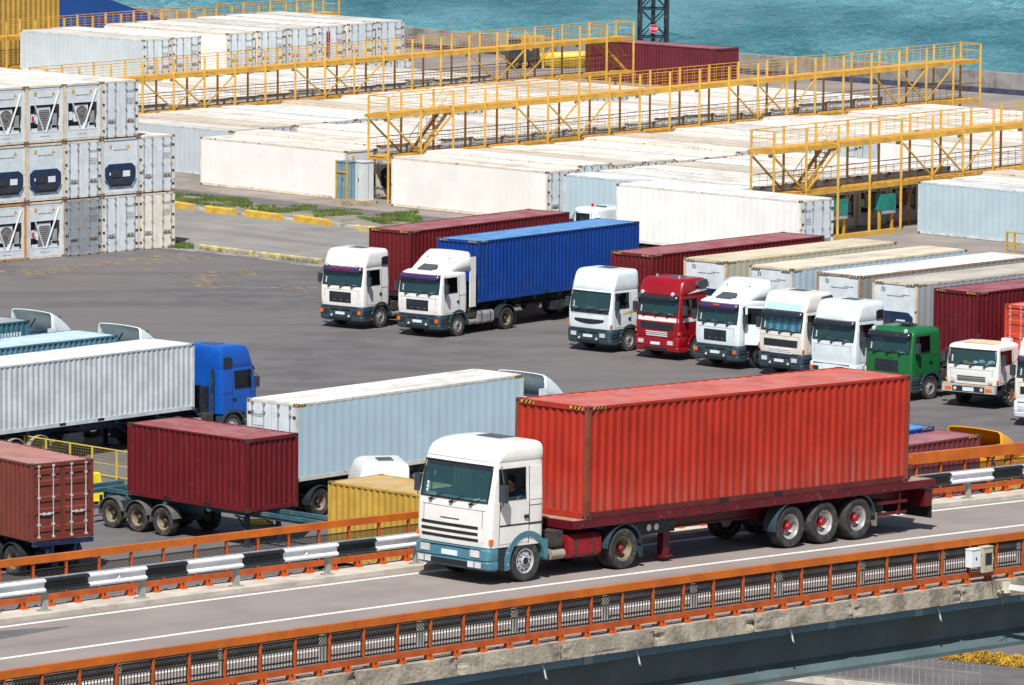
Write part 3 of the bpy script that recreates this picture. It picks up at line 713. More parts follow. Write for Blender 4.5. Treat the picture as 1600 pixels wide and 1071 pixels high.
    for sg in (-1, 1):
        hx = xf - .02
        if lampstyle == 'round':
            k = MB(); k.lathe([(0, .05), (.08, .045), (.10, .02), (.115, .03), (.115, -.04)], 16, 'X', (c.front(sg * .88, zb + .18, .0).x, sg * .88, zb + .18)); k.build('headlight', LAMP, t, smooth=40)
        elif lampstyle == 'cab':
            k = MB(); c.fslab(k, sg * .68, sg * 1.03, zb + .02, zb + .20, .02, ny=3); k.build('headlight', LAMP, t)
        else:
            k = MB(); k.box(bx_ - .02, bx_ + .006, min(sg * .68, sg * .98), max(sg * .68, sg * .98), z0 + .33, z0 + .50); k.build('headlight', LAMP if lampstyle == 'bumper' else P_SMOKE, t)
        k = MB()
        if lampstyle in ('amber',): k.box(bx_ - .08, bx_ + .002, min(sg * 1.0, sg * 1.16), max(sg * 1.0, sg * 1.16), z0 + .34, z0 + .50)
        else: k.box(xf - .15, xf - .05, min(sg * (hw - .06), sg * (hw + .005)), max(sg * (hw - .06), sg * (hw + .005)), zb + .10, zb + .22)
        k.build('indicator', AMBER, t)
    # grille
    k = MB()
    if grille == 'mesh': c.fslab(k, -.70, .56, 1.20, 1.68, .010); k.build('grille', DARK, t)
    elif grille == 'slats':
        for zz in (1.02, 1.17, 1.32): c.fslab(k, -1.06, .84, zz, zz + .075, .006, nz=1)
        k.build('grille', BLACK, t); k = MB(); c.fslab(k, -.40, .22, 1.50, 1.525, .008, nz=1); k.build('badge', DARK, t)
    elif grille == 'smile':
        a, b = [], []
        for j in range(13):
            y = -.85 + 1.7 * j / 12; u = (y / .85) ** 2; a.append(c.front(y, 1.24 + .12 * u, .012)); b.append(c.front(y, 1.46 - .0 * u, .012))
        k.grid([a, b]); k.build('grille', DARK, t); k = MB(); c.fslab(k, -1.1, 1.1, ws[0] - .15, ws[0] - .01, .012); k.build('cowl_panel', DARK, t)
    elif grille == 'volvo':
        c.fslab(k, -.93, .93, 1.32, 1.62, .012); k.build('grille', DARK, t); k = MB()
        for zz in (1.03, 1.11, 1.19): c.fslab(k, -.6, .6, zz, zz + .04, .03, nz=1)
        k.build('grille_bar', PAPER, t); k = MB(); c.fslab(k, -.62, .62, 1.01, 1.25, .008); k.build('grille_backing', body, t)
    elif grille == 'kamaz':
        for zz in (1.12, 1.2, 1.28): c.fslab(k, -.66, .66, zz, zz + .035, .02, nz=1)
        k.build('grille', DARK, t)
    if stripes == 'white':
        k = MB(); c.fslab(k, -1.2, 1.2, 1.68, 1.86, .006, ny=14, nz=1)
        for sg in (-1, 1): c.spatch(k, XB + .06, 1.0, 1.68, 1.86, .0125, sg)
        for sg in (-1, 1): k.add([c.side(XB + .05, 3.0, .02, sg), c.side(.75, 2.90, .02, sg), c.side(XB + .05, 3.2, .02, sg)], [(0, 1, 2)])
        k.build('stripe', mat('stripe_white', (.74, .74, .73), .35, var=.04), t)
    if stripes == 'yellow':
        k = MB()
        for sg in (-1, 1): k.add([c.side(XB + .05, 1.93, .012, sg), c.side(.5, 1.70, .012, sg), c.side(.5, 1.64, .012, sg), c.side(XB + .05, 1.80, .012, sg)], [(0, 1, 2, 3)])
        k.build('stripe', mat('stripe_yellow', (.6, .38, .05), .4, var=.04), t)
    # mirrors
    for sg in (-1, 1):
        k = MB(); q = c.side(.98, 0, 0, sg); x = xt - .10
        k.box(x - .06, x + .06, sg * (hw + .19) - .10, sg * (hw + .19) + .10, ws[0] + .04, ws[0] + .46); k.box(x - .075, x - .06, sg * (hw + .19) - .085, sg * (hw + .19) + .085, ws[0] + .06, ws[0] + .44); mo = k.build('mirror', mat('mirror_housing', (.035, .046, .056), .4, var=.15), t)
        k = MB(); k.tube([c.side(.95, ws[0] - .12, .0, sg), (x + .02, sg * (hw + .2), ws[0] - .02), (x + .02, sg * (hw + .2), ws[0] + .5), c.side(.9, ws[1] - .0, .0, sg)], .014, 5); k.build('mirror_arm', BLACK, mo)
    # fenders, steps
    fm = fender or bumper
    if bxb > .7:
        for sg in (-1, 1): k = MB(); k.box(.70, bxb - .002, min(sg * .9, sg * 1.2), max(sg * .9, sg * 1.2), z0 + .02, zb + .06); k.build('step_well', DARK, t)
    for sg in (-1, 1):
        k = MB(); y0, y1 = sorted((sg * .92, sg * 1.255)); arch(k, 0, .5, .60, .74 if bxb > .7 else .71, y0, y1, rad(-14) if bxb > .7 else rad(8), rad(176), 18); 
        y0, y1 = sorted((sg * 1.0, sg * 1.25)); k.box(-.72, -.62, y0, y1, .50, .98); bxb > .7 or k.box(.66, .82, y0, y1, .42, 1.0)
        k.build('fender', fm, t); k = MB()
        for zz in (.45, .72): k.box(.64, .69, min(sg * .9, sg * 1.262), max(sg * .9, sg * 1.262), zz, zz + .05)
        k.build('step', STEEL, t)
    # chassis
    k = MB(); 
    for y in (-.42, .42): k.box(-wheelbase - .75, 1.1, y - .05, y + .05, .72, 1.0)
    for x in (-1.3, -2.2, -wheelbase, -wheelbase - .7): k.box(x - .05, x + .05, -.4, .4, .76, .96)
    k.box(-.1, .1, -.95, .95, .42, .56); k.box(-wheelbase - .1, -wheelbase + .1, -.9, .9, .42, .58); k.box(-.7, .9, -.35, .35, .55, 1.0)
    k.build('chassis', rearm or CHASS, t)
    k = MB(); k.lathe([(0, 0), (.5, 0), (.5, .05), (.1, .07)], 20, 'Z', (-wheelbase + .35, 0, 1.10)); k.box(-wheelbase - .1, -wheelbase + .8, -.45, .45, 1.0, 1.1); k.build('fifth_wheel', GREASE, t)
    for sg in (-1, 1):
        k = MB(); y0 = sg * .82; T = tankm or (ALU if sg > 0 else CHASS)
        pr = [(-2.55, .52), (-2.45, .44), (-1.75, .44), (-1.65, .52), (-1.65, .9), (-1.75, .99), (-2.45, .99), (-2.55, .9)]
        pr = [(y0 + a, b) for a, b in ((-.30, .50), (-.2, .40), (.2, .40), (.31, .50), (.31, .86), (.22, .97), (-.22, .97), (-.3, .88))]
        k.prism(pr, -2.75, -1.58, 0, 'X'); to = k.build('fuel_tank', T, t, norm=True); k = MB()
        for x in (-2.5, -1.85):
          k = MB(); k.prism([(y0 + (a - y0) * 1.03, .69 + (b - .69) * 1.04) for a, b in pr], x - .03, x + .03, 0, 'X'); k.build('tank_strap', GREASE, to, norm=True)
        k = MB()
        k.box(-1.38, -.98, sg * .62 if sg > 0 else -1.12, 1.12 if sg > 0 else -.62, .74, 1.12)
        for j in range(5): k.box(-1.36 + j * .08, -1.33 + j * .08, min(sg * 1.1, sg * 1.14), max(sg * 1.1, sg * 1.14), .76, 1.1)
        k.build('battery_box', GREASE, t)
        k = MB(); k.prism([(sg * .95 + .22 * math.cos(q), .55 + .15 * math.sin(q)) for q in [i * math.pi / 6 for i in range(12)]], -1.45, -.98, 0, 'X'); k.build('air_tank', mat('tank_beige', (.25, .22, .18), .6, .1, var=.3), t, smooth=50)
        k = MB(); y0, y1 = sorted((sg * .60, sg * 1.24)); arch(k, -wheelbase, .5, .60, .64, y0, y1, rad(5), rad(172), 16); k.box(-wheelbase - .66, -wheelbase - .63, y0, y1, .25, .6); k.build('rear_fender', DARK if fender is None else mat('fender_teal_dark', (.022, .045, .058), .6, var=.3), t)
        wheel(t, 0, sg * 1.06, sg, S.get('rimkind', 'steer'), rim=S.get('rim', ALU), hub=S.get('shub', GREASE)); wheel(t, -wheelbase, sg * 1.07, sg, 'drive', rim=S.get('rrim', RIMB), hub=S.get('rhub', GREASE)); wheel(t, -wheelbase, sg * .74, sg, 'drive', rim=S.get('rrim', RIMB))
    if roof == 'deflector': deflector(t, fairing or body, lv[-1][0] - .05, lv[-1][0] + S['dh'], .46, XB - .28, hw - .03)
    if roof == 'deflector' or fairing:
        k = MB()
        for sg in (-1, 1): k.box(-1.28, -.86, min(sg * 1.17, sg * 1.22), max(sg * 1.17, sg * 1.22), zb + .2, lv[-1][0] + (.5 if roof == 'deflector' else -.1))
        k.build('side_fairing', fairing or body, t)
    k = MB(); k.box(XB - .27, XB - .06, -.55, .3, 1.1, 2.1); k.build('air_filter', CHASS, t); k = MB(); k.tube([(XB - .15, -.85, 1.0), (XB - .15, -.85, 2.8)], .07, 8); k.build('air_intake', CHASS, t)
    if door_open:
        M_ = Matrix.Translation((.93, hw, 0)) @ Matrix.Rotation(rad(-68), 4, 'Z') @ Matrix.Translation((-.93, -hw, 0))
        d = MB()
        d.box(-.03, .90, hw - .06, hw, zb + .05, ws[0], 0, M_)
        for a, b in (((-.03, ws[0]), (.06, ws[1] + .02)), ((.80, ws[0]), (.90, ws[1] + .02))): d.box(a[0], b[0], hw - .05, hw - .01, a[1], b[1], 0, M_)
        d.box(-.03, .90, hw - .05, hw - .01, ws[1] - .05, ws[1] + .04, 0, M_); do = d.build('door', body, t)
        k = MB(); k.box(.04, .82, hw - .03, hw - .02, ws[0], ws[1] - .04, 0, M_); k.build('side_window', GLASSD, do)
        k = MB(); c.spatch(k, .0, .86, zb + .1, ws[0], .004, 1); k.build('doorway_shade', BLACK, t)  # black sheet stands in for the shade inside the open doorway
    t['_cab'] = 0; del t['_cab']
    return t, c

# ------------------------------------------------------------------ trailers
def skeletal(label, frm=CHASS, L=12.3, axles=(-8.3, -9.6, -10.9), mud=DARK, rim=RIMB, deck=1.345, legs=-2.9, group='semi trailers parked in the yard', wide=.34, x0=.2):
    t = thing('semi_trailer', label, 'trailer', group=group)
    k = MB()
    for y in (-.45, .45):
        k.box(-L, x0, y - .07, y + .07, deck - .16, deck - .03); k.box(-L, -3.0, y - .02, y + .02, deck - .42, deck - .16); k.box(-L, -3.0, y - .07, y + .07, deck - .45, deck - .42)
        k.box(-3.2, x0, y - .02, y + .02, deck - .26, deck - .16)
    for x in (x0 - .06, -2.0, -4.2, -6.1, -8.9, -L + .12):
        k.box(x - .09, x + .09, -1.17, 1.17, deck - .15, deck - .008)
    k.build('chassis', frm, t)
    k = MB()
    for x in axles: k.box(x - .06, x + .06, -.95, .95, .43, .56)
    for x in axles:
        for y in (-.5, .5): k.box(x - .5, x + .2, y - .05, y + .05, .58, .68)
    k.box(axles[2], axles[0] + .8, -.3, .3, .55, .75); k.build('axle', CHASS, t)
    for sg in (-1, 1):
        k = MB()
        for z in (.18, .7): k.box(legs - .07, legs + .07, sg * .75 - .07, sg * .75 + .07, .06, deck - .2)
        k.box(legs - .16, legs + .16, sg * .75 - .16, sg * .75 + .16, .02, .07); k.build('landing_leg', frm, t)
        for x in axles:
            k = MB(); y0, y1 = sorted((sg * .82, sg * 1.24)); arch(k, x, .51, .58, .61, y0, y1, rad(14), rad(166), 12); k.box(x - .6, x - .575, y0, y1, .45, .66); k.build('fender', mud, t)
            wheel(t, x, sg * 1.02, sg, 'dish', .51, wide, rim)
        k = MB(); k.box(-L - .03, -L + .02, min(sg * .75, sg * 1.15), max(sg * .75, sg * 1.15), .62, .78); k.build('tail_light', REDL, t)
        k = MB(); k.bar((legs, sg * .75, deck - .3), (legs - .9, sg * .45, deck - .3), .05); k.bar((legs, sg * .75, .5), (legs - .7, sg * .5, deck - .35), .05); k.build('leg_brace', frm, t)
    k = MB(); k.box(-L - .01, -L + .09, -1.2, 1.2, .55, .67); k.box(-L + .02, -L + .08, -.7, -.6, .6, 1.0); k.box(-L + .02, -L + .08, .6, .7, .6, 1.0); k.build('rear_bumper', frm, t)
    k = MB(); k.box(-6.9, -5.9, -1.1, -.6, .6, 1.0); k.box(-6.6, -5.6, .7, 1.15, .55, .95); k.build('tool_box', CHASS, t)
    k = MB(); k.lathe([(.0, -.5), (.18, -.5), (.18, .5), (0, .5)], 14, 'X', (-4.6, .62, .82)); k.build('air_tank', GREASE, t, smooth=40)
    return t
# ================================================================== SETTING
ASPH = mat('yard_asphalt', (.120, .112, .115), .88, var=.18, vs=.5, world=True, spots=((.150, .136, .130), .07, .42, .75), tracks=((.088, .082, .084), .12, .16, .35, .48, .55), rust=.42, rc=(.075, .070, .071), rs=.30, bump=.25, bs=30)
ROADL = mat('old_concrete_road', (.25, .235, .22), .9, var=.14, vs=.3, world=True, spots=((.16, .15, .145), .15, .52, .7), tracks=((.15, .14, .135), -.85, .08, .5, .5, .6), bump=.2, bs=20)
DIRT = mat('verge_dirt', (.24, .21, .18), .95, var=.25, vs=.8, world=True, spots=((.12, .13, .05), .35, .5, .6), bump=.4, bs=8)
PAVE = mat('terminal_paving', (.25, .215, .19), .9, var=.15, vs=.3, world=True, spots=((.14, .12, .11), .2, .55, .6), bump=.2, bs=12)
BRASPH = mat('bridge_asphalt', (.265, .226, .203), .9, var=.10, vs=.5, world=True, spots=((.24, .21, .195), .25, .5, .5), tracks=((.19, .165, .155), BYAW, .03, .8, .48, .65), bump=.35, bs=60)
CONC = mat('pale_concrete', (.50, .455, .39), .9, var=.14, vs=1.5, world=True, spots=((.3, .26, .21), 1.2, .55, .6), bump=.3, bs=14)
CONCW = mat('weathered_concrete', (.38, .335, .265), .95, var=.22, vs=1.6, world=True, spots=((.15, .125, .10), 1.5, .50, .6), streak=.85, sc=(.20, .14, .085), bump=.7, bs=9, pit=.015)
LINE = mat('road_paint_white', (.74, .73, .70), .7, var=.08, vs=4, world=True, spots=((.35, .32, .29), 6, .62, .5))
YLINE = mat('yard_paint_yellow', (.30, .21, .085), .9, var=.3, vs=2, world=True, spots=((.125, .115, .115), .9, .46, .9))
ORANGE = mat('orange_railing_paint', (.52, .126, .010), .5, var=.15, vs=1.5, world=True, spots=((.40, .085, .02), 1.2, .5, .5), rust=.22, rs=2.5, rc=(.30, .06, .015))
ORANGD = mat('orange_post_paint', (.43, .080, .012), .55, var=.2, vs=3, world=True, rust=.3, rs=4, rc=(.28, .05, .02))
IRON = mat('black_ironwork', (.022, .017, .015), .7, var=.3, vs=4, world=True)
TEALG = mat('teal_girder_paint', (.085, .125, .135), .55, var=.15, vs=.8, world=True, spots=((.10, .09, .075), .9, .52, .55), streak=.5, sc=(.07, .075, .07))
GYEL = mat('gantry_yellow', (.53, .31, .050), .5, var=.15, vs=1.5, world=True, rust=.18, rs=1.8, rc=(.40, .17, .03))
GYELD = mat('gantry_deck_yellow', (.58, .30, .035), .65, var=.2, vs=1.5, world=True, rust=.3, rs=1.5, rc=(.34, .15, .04))
GREEN = mat('grass_blades', (.085, .145, .025), .9, var=.45, vs=1.2, world=True, spots=((.20, .18, .07), .8, .5, .7))

def struct(o, kind='structure'): o['kind'] = kind; return o
def sheet(name, pts, m, z=0.0, kind='structure'):
    mb = MB(); mb.add([(p[0], p[1], (p[2] if len(p) > 2 else 0) + z) for p in pts], [tuple(range(len(pts)))])
    return struct(mb.build(name, m), kind)

QB = 103.6
# ground : flat yard, gently rising reefer terminal up to the quay wall
g = MB(); rows = []
for b in (-420, -200, -100, 0, 24, 50, 80, QB + .3): rows.append([PO + E1 * a + E2 * b + Vector((0, 0, zt(b))) for a in (-420, -200, -60, 60, 200, 400)])
g.grid(rows); struct(g.build('ground', ASPH, norm=True))
def strip(name, ab, m, dz):
    mb = MB(); mb.add([pk(a, b, dz) for a, b in ab], [tuple(range(len(ab)))]); return struct(mb.build(name, m))
# reefer terminal paving (rows of boxes) and quay
strip('terminal_paving_low', [(-150, 23.2), (16.6, 23.6), (16.6, 23.99), (-150, 23.99)], PAVE, .006)
strip('terminal_paving', [(-150, 24.01), (120, 24.01), (120, QB - .3), (-150, QB - .3)], PAVE, .006)
# lighter old road between the kerbs, verge beyond
K1 = [Vector((-60, 362.6, 0)), Vector((-18.81, 320.63, 0)), Vector((-15.18, 317.0, 0)), Vector((-9.84, 311.3, 0)), Vector((-6.8, 308.0, 0)), Vector((8.0, 292.5, 0)), Vector((16, 284.5, 0))]
K2 = [Vector((-60, 343, 0)), Vector((-17.62, 300.4, 0)), Vector((-12.4, 295.2, 0)), Vector((-9.5, 292.2, 0)), Vector((-1.0, 284.0, 0)), Vector((3.0, 280, 0))]
sheet('access_road', K1 + K2[::-1], ROADL, .006)
N = Vector((.72, .70, 0))
sheet('grass_verge_soil', [p + N * .25 for p in K1] + [K1[-1] + N * 5.0, K1[0] + N * 5.4], DIRT, .010)
sheet('gravel_margin', [p for p in K2[:5]] + [K2[i] - N * (1.2 + .4 * (i % 2)) for i in range(4, -1, -1)], mat('gravel', (.27, .25, .235), .95, var=.3, vs=3, world=True, bump=.6, bs=10, spots=((.13, .12, .12), .6, .45, .7)), .008)

# kerbs
def kerb_run(name, pts, wd, ht, m, label=None):
    mb = MB()
    for a, b in zip(pts, pts[1:]): mb.bar(a + Vector((0, 0, ht / 2)), b + Vector((0, 0, ht / 2)), wd, ht)
    return struct(mb.build(name, m))
kerb_run('verge_kerb', [p + N * .12 for p in K1], .22, .14, mat('kerb_stone', (.46, .43, .38), .9, var=.2, vs=1, world=True, spots=((.2, .18, .16), 1.3, .5, .7), bump=.4, bs=10))
KYEL = mat('kerb_yellow_paint', (.62, .38, .04), .75, var=.2, vs=3, world=True, spots=((.36, .32, .25), 1.5, .56, .9), bump=.5, bs=9)
KOLD = mat('kerb_faded_yellow', (.46, .38, .18), .85, var=.3, vs=3, world=True, spots=((.30, .28, .25), 1.2, .48, .9), bump=.5, bs=9)
def block(name, p0, p1, wd, ht, m, label, group):
    p0, p1 = Vector(p0), Vector(p1); L = (p1 - p0).length; mb = MB(); n = max(1, round(L / .95)); Rr = random.Random(int(L * 97))
    for i in range(n):
        x0 = -L / 2 + L * i / n + .02; x1 = -L / 2 + L * (i + 1) / n - .02; dy = Rr.uniform(-.02, .02); e = .05
        q = [(-wd / 2 + dy, 0), (wd / 2 + dy, 0), (wd / 2 + dy, ht - e), (wd / 2 - e + dy, ht), (-wd / 2 + e + dy, ht), (-wd / 2 + dy, ht - e)]
        mb.prism([(a, b) for a, b in q], x0, x1, 0, 'X')
    o = mb.build(name, m, None, (p0 + p1) / 2, norm=True); o.rotation_euler = (0, 0, math.atan2((p1 - p0).y, (p1 - p0).x)); return tag(o, label, 'kerb block', group)
yb = [((268, 324), (302, 329)), ((323, 331.5), (367, 337)), ((385, 338), (438, 345)), ((462, 346), (514, 354))]
yl = ['short yellow kerb block just right of the container stack', 'yellow kerb block with scraped paint, second from the container stack', 'long yellow kerb block in front of the cream reefer, third from the stack', 'yellow kerb block nearest the grass by the power cabinets']
for (a, b), l in zip(yb, yl): block('kerb_block', at(*a), at(*b), .34, .36, KYEL, l, 'yellow kerb blocks along the verge')
block('kerb_block', at(556, 360), at(640, 369), .36, .30, KOLD, 'dull faded kerb block beside the maroon container roof', 'yellow kerb blocks along the verge')
block('kerb_block', at(312, 388), at(398, 399), .3, .22, KOLD, 'faded yellow kerb with weeds nearest the stack on the yard side', 'faded yellow kerbs edging the yard')
block('kerb_block', at(402, 400), at(505, 412), .3, .24, KOLD, 'long faded striped kerb ending behind the first white truck', 'faded yellow kerbs edging the yard')
# grass tufts
def grass(polys, n, hmin, hmax, name, sd_):
    Rr = random.Random(sd_); mb = MB()
    for k in range(n):
        P = polys[Rr.randrange(len(polys))]; a, b, c, d = [Vector(q) for q in P]
        u, v = Rr.random(), Rr.random(); p = (a * (1 - u) + b * u) * (1 - v) + (d * (1 - u) + c * u) * v
        if math.sin(p.x * 2.1 + p.y * .9) + math.sin(p.x * .7 - p.y * 1.7) < Rr.uniform(-1.6, .5): continue
        for j in range(5):
            q = p + Vector((Rr.uniform(-.1, .1), Rr.uniform(-.1, .1), 0)); an = Rr.uniform(0, 6.28); wv = Vector((math.cos(an), math.sin(an), 0)) * .022
            tip = q + Vector((Rr.uniform(-.09, .09), Rr.uniform(-.09, .09), Rr.uniform(hmin, hmax)))
            mb.add([q - wv, q + wv, tip], [(0, 1, 2)])
    o = mb.build(name, GREEN); struct(o, 'stuff'); o['label'] = 'rough grass growing in patches along the verge' if n > 1000 else 'low weeds along the faded yellow kerb at the yard edge'; return o
gp = [[at(x, y) for x, y in q] for q in ([(272, 302), (390, 313), (398, 331), (270, 316)], [(400, 322), (500, 322), (480, 333), (405, 334)], [(484, 330), (560, 328), (566, 336), (492, 340)], [(556, 340), (652, 330), (660, 350), (600, 352)])]
grass([gp[0], gp[0], gp[1], gp[2], gp[3], gp[3]], 5200, .05, .20, 'grass_tufts', 3)
grass([[at(x, y) for x, y in ((268, 378), (300, 384), (300, 390), (262, 388))], [at(x, y) for x, y in ((312, 385), (500, 408), (500, 414), (312, 391))]], 420, .06, .25, 'kerb_weeds', 5)
# worn yellow bay numbers and dashes on the yard
ym = MB()
for (x, y) in ((140, 415), (200, 409), (257, 403), (70, 420), (288, 434), (345, 428), (440, 452), (15, 427), (300, 446)):
    c0 = at(x, y)
    for k in range(3):
        p = c0 + E1 * (k * 1.0 - 1.0); u, v = E1 * .75, E2 * 1.5
        for s in range(4 if (k + x) % 2 else 3):
            a = p + (v * .5 * s if s < 3 else Vector()); 
            if s < 3: q = [a, a + u, a + u + v * .14, a + v * .14]
            else: q = [a, a + u * .22, a + u * .22 + v * .9, a + v * .9]
            ym.add([w_ + Vector((0, 0, .005 + .001 * s)) for w_ in q], [(0, 1, 2, 3)])
for (x, y, x1, y1) in ((225, 421, 250, 424), (100, 430, 140, 436), (270, 412, 318, 418), (520, 443, 575, 448), (450, 462, 500, 466)):
    a, b = at(x, y), at(x1, y1); ym.bar(a + Vector((0, 0, .004)), b + Vector((0, 0, .004)), .14, .002)
struct(ym.build('yard_markings', YLINE))

# sea with real waves, quay wall
nx, ny = 210, 420
X = np.linspace(-75, 105, nx); Yv = np.linspace(395, 640, ny); GX, GY = np.meshgrid(X, Yv)
rng = np.random.default_rng(4); Z = np.zeros_like(GX)
for _ in range(46):
    lam = rng.uniform(1.2, 3.4); th = rng.normal(-1.9, .55); k = 2 * math.pi / lam; amp = .0135 * lam ** .85
    ph = rng.uniform(0, 6.28); q = np.sin(k * (GX * math.cos(th) + GY * math.sin(th)) + ph + 1.2 * np.sin(GX * .05 + GY * .037 + ph))
    Z += amp * (q + .3 * np.sign(q) * q * q)
Z = Z * (1 + .5 * np.sin(GX * .06 + 1) * np.sin(GY * .045)) - 1.6
sea = mat('sea_water', (.018, .145, .165), .16, var=.0, world=True, spec=.5)
def sea_nodes(m):
    nt = m.node_tree; p = nt.nodes['Principled BSDF']; tc = nt.nodes.new('ShaderNodeTexCoord')
    b = nt.nodes.new('ShaderNodeBump'); b.inputs['Strength'].default_value = .9; b.inputs['Distance'].default_value = .48
    nt.links.new(_noise(nt, tc.outputs['Object'], 2.1, 6, .64, (1, .5, 1)), b.inputs['Height']); nt.links.new(b.outputs[0], p.inputs['Normal'])
    f = _ramp(nt, _noise(nt, tc.outputs['Object'], .05, 4, .6, (1, .35, 1)), .35, .7)
    nt.links.new(_mix(nt, f, (.120, .300, .335), (.034, .140, .172)), p.inputs['Base Color'])  # paler and darker teal patches put wave-face shading into the water colour
sea_nodes(sea)
me = bpy.data.meshes.new('sea'); vs = np.stack([GX, GY, Z], -1).reshape(-1, 3)
idx = np.arange(nx * ny).reshape(ny, nx); fs = np.stack([idx[:-1, :-1], idx[:-1, 1:], idx[1:, 1:], idx[1:, :-1]], -1).reshape(-1, 4)
nb = len(vs); far = [(-4000, 300, -2.6), (4000, 300, -2.6), (4000, 7000, -2.6), (-4000, 7000, -2.6)]
me.from_pydata(vs.tolist() + far, [], fs.tolist() + [(nb, nb + 1, nb + 2, nb + 3)]); me.materials.append(sea); me.shade_smooth()
so_ = bpy.data.objects.new('sea', me); col.objects.link(so_); struct(so_)
qw = MB(origin=pk(0, QB)); zq = zt(QB)
def qbox(mb, a0, a1, b0, b1, z0, z1, mi=0):
    mb.box(a0, a1, b0, b1, z0, z1, mi, Matrix.Translation(PO) @ Matrix.Rotation(PY, 4, 'Z'))
qbox(qw, -300, 200, QB - .5, QB + .7, -5, zq + .02)
a = -140
Rq = random.Random(8)
while a < 120:
    L_ = Rq.uniform(5, 7); hh = zq + 1.30 + Rq.uniform(-.04, .04); qbox(qw, a, a + L_ - .05, QB - .35, QB + .35, zq - .1, hh); a += L_
tag(qw.build('quay_wall', mat('quay_concrete', (.27, .255, .235), .95, var=.2, vs=.7, world=True, spots=((.12, .11, .10), .6, .5, .7), streak=.4, sc=(.14, .12, .10), bump=.6, bs=6)), 'long weathered grey concrete quay wall along the sea', 'wall')
stq = MB(origin=pk(0, QB - 1)); qbox(stq, -90, 60, QB - 1.6, QB - 1.2, zq, zq + .32); tag(stq.build('pipe_cover', mat('quay_pipe_dark', (.05, .06, .10), .6, var=.4, vs=1, world=True)), 'long dark blue pipe casing at the foot of the quay wall', 'pipe')

# ================================================================== BRIDGE
def bslab(mb, s0, s1, prof, ds=2.0, mi=0):
    """sweep a closed (t,h) profile along the bridge"""
    n = max(1, int(abs(s1 - s0) / ds)); m = len(prof)
    rows = [[br(s0 + (s1 - s0) * i / n, t, h) for t, h in prof] for i in range(n + 1)]
    vs = [p for r in rows for p in r]; fs = []
    for i in range(n):
        for k in range(m): k2 = (k + 1) % m; fs.append((i * m + k, i * m + k2, (i + 1) * m + k2, (i + 1) * m + k))
    fs += [tuple(range(m))[::-1], tuple(n * m + k for k in range(m))]
    mb.add(vs, fs, mi); return mb
def rect(t0, t1, h0, h1): return [(t0, h0), (t1, h0), (t1, h1), (t0, h1)]
S0, S1 = -36, 40
TN, TF = -7.45, 4.75
bo = br(0, -1.2)
b = MB(bo); bslab(b, S0, S1, rect(-4.98, 3.02, -.25, 0.0)); struct(b.build('bridge_road', BRASPH, None, bo, norm=True))
b = MB(bo)
bslab(b, S0, S1, rect(-.72, -.57, .001, .006)); bslab(b, S0, S1, rect(2.56, 2.70, .001, .006)); bslab(b, S0, S1, rect(-4.32, -4.18, .001, .006))
struct(b.build('bridge_road_lines', LINE, None, bo, norm=True))
b = MB(bo); b.add([br(s_, t_, .004) for s_, t_ in ((-30, .9), (-19, 1.25), (-17.2, 1.45), (-15.3, 1.75), (-16.4, 2.1), (-18, 2.5), (-30, 2.5))], [tuple(range(7))]); struct(b.build('bridge_road_patch', mat('patch_asphalt', (.115, .110, .112), .85, var=.15, world=True, bump=.3, bs=50), None, bo, norm=True))
BT = thing('road_bridge', 'raised road bridge with stained concrete edge and teal steel girder', 'bridge', bo)
b = MB(bo); bslab(b, S0, S1, rect(3.02, 3.30, -.2, .10)); bslab(b, S0, S1, rect(3.31, 5.0, -.2, -.085)); b.build('far_footway', CONC, BT, norm=True)
b = MB(bo); bslab(b, S0, S1, rect(-7.2, -4.98, -.2, .10)); b.build('near_footway', mat('footway_asphalt', (.29, .25, .22), .9, var=.15, world=True, bump=.3, bs=40), BT, norm=True)
b = MB(bo); s = S0; Rb = random.Random(5)
while s < S1:
    L_ = Rb.uniform(3.0, 4.6); e = Rb.uniform(0, .03)
    n = 70; m = 8; rows = []
    for i in range(n + 1):
        ss = s + (L_ - .07) * i / n; ed = min(i, n - i) / n; r = []
        for k in range(m + 1):
            h = .165 - .42 * k / m; bite = .0
            nv = mnoise.noise(Vector((ss * 2.3, k * .35, s))); nv2 = mnoise.noise(Vector((ss * .8, k * .2, 7)))
            if ed < .10: bite += max(0, (.10 - ed) * (.3 + 1.0 * nv)) * (1.2 if k < 5 else .7)
            bite += max(0, nv2 - .40) * .10
            j = .007 * mnoise.noise(Vector((ss * 6, k, 3)))
            if k in (0, m): j *= .6
            r.append(br(ss, -7.62 - e + bite + j, h + (Rb.uniform(-.006, .006) if k == m else 0)))
        r = [br(ss, -7.21, .165)] + r + [br(ss, -7.21, -.27)]
        rows.append(r)
    b.grid(rows); b.grid([rows[0], [br(s, -7.21, -.05)] * len(rows[0])]); b.grid([rows[-1], [br(s + L_ - .07, -7.21, -.05)] * len(rows[0])])
    s += L_
b.build('concrete_edge', CONCW, BT, norm=True)
b = MB(bo); bslab(b, S0, S1, rect(-7.45, -6.3, -.40, -.29)); bslab(b, S0, S1, rect(-6.98, -6.93, -1.46, -.40)); bslab(b, S0, S1, [(-6.98, -1.22), (-7.05, -1.26), (-7.36, -1.47), (-6.6, -1.47), (-6.93, -1.26)]); bslab(b, S0, S1, rect(-7.38, -6.5, -1.56, -1.475))
bslab(b, S0, S1, rect(4.0, 4.05, -1.75, -.3)); bslab(b, S0, S1, rect(3.6, 4.5, -1.82, -1.76))
b.build('girder', TEALG, BT, norm=True)
b = MB(bo); bslab(b, S0, S1, [(-7.47, -.46), (-7.452, -.46), (-7.452, -.285), (-7.47, -.285)]); b.build('gutter_strip', mat('gutter_teal', (.10, .20, .26), .5, var=.15, vs=.8, world=True), BT, norm=True)
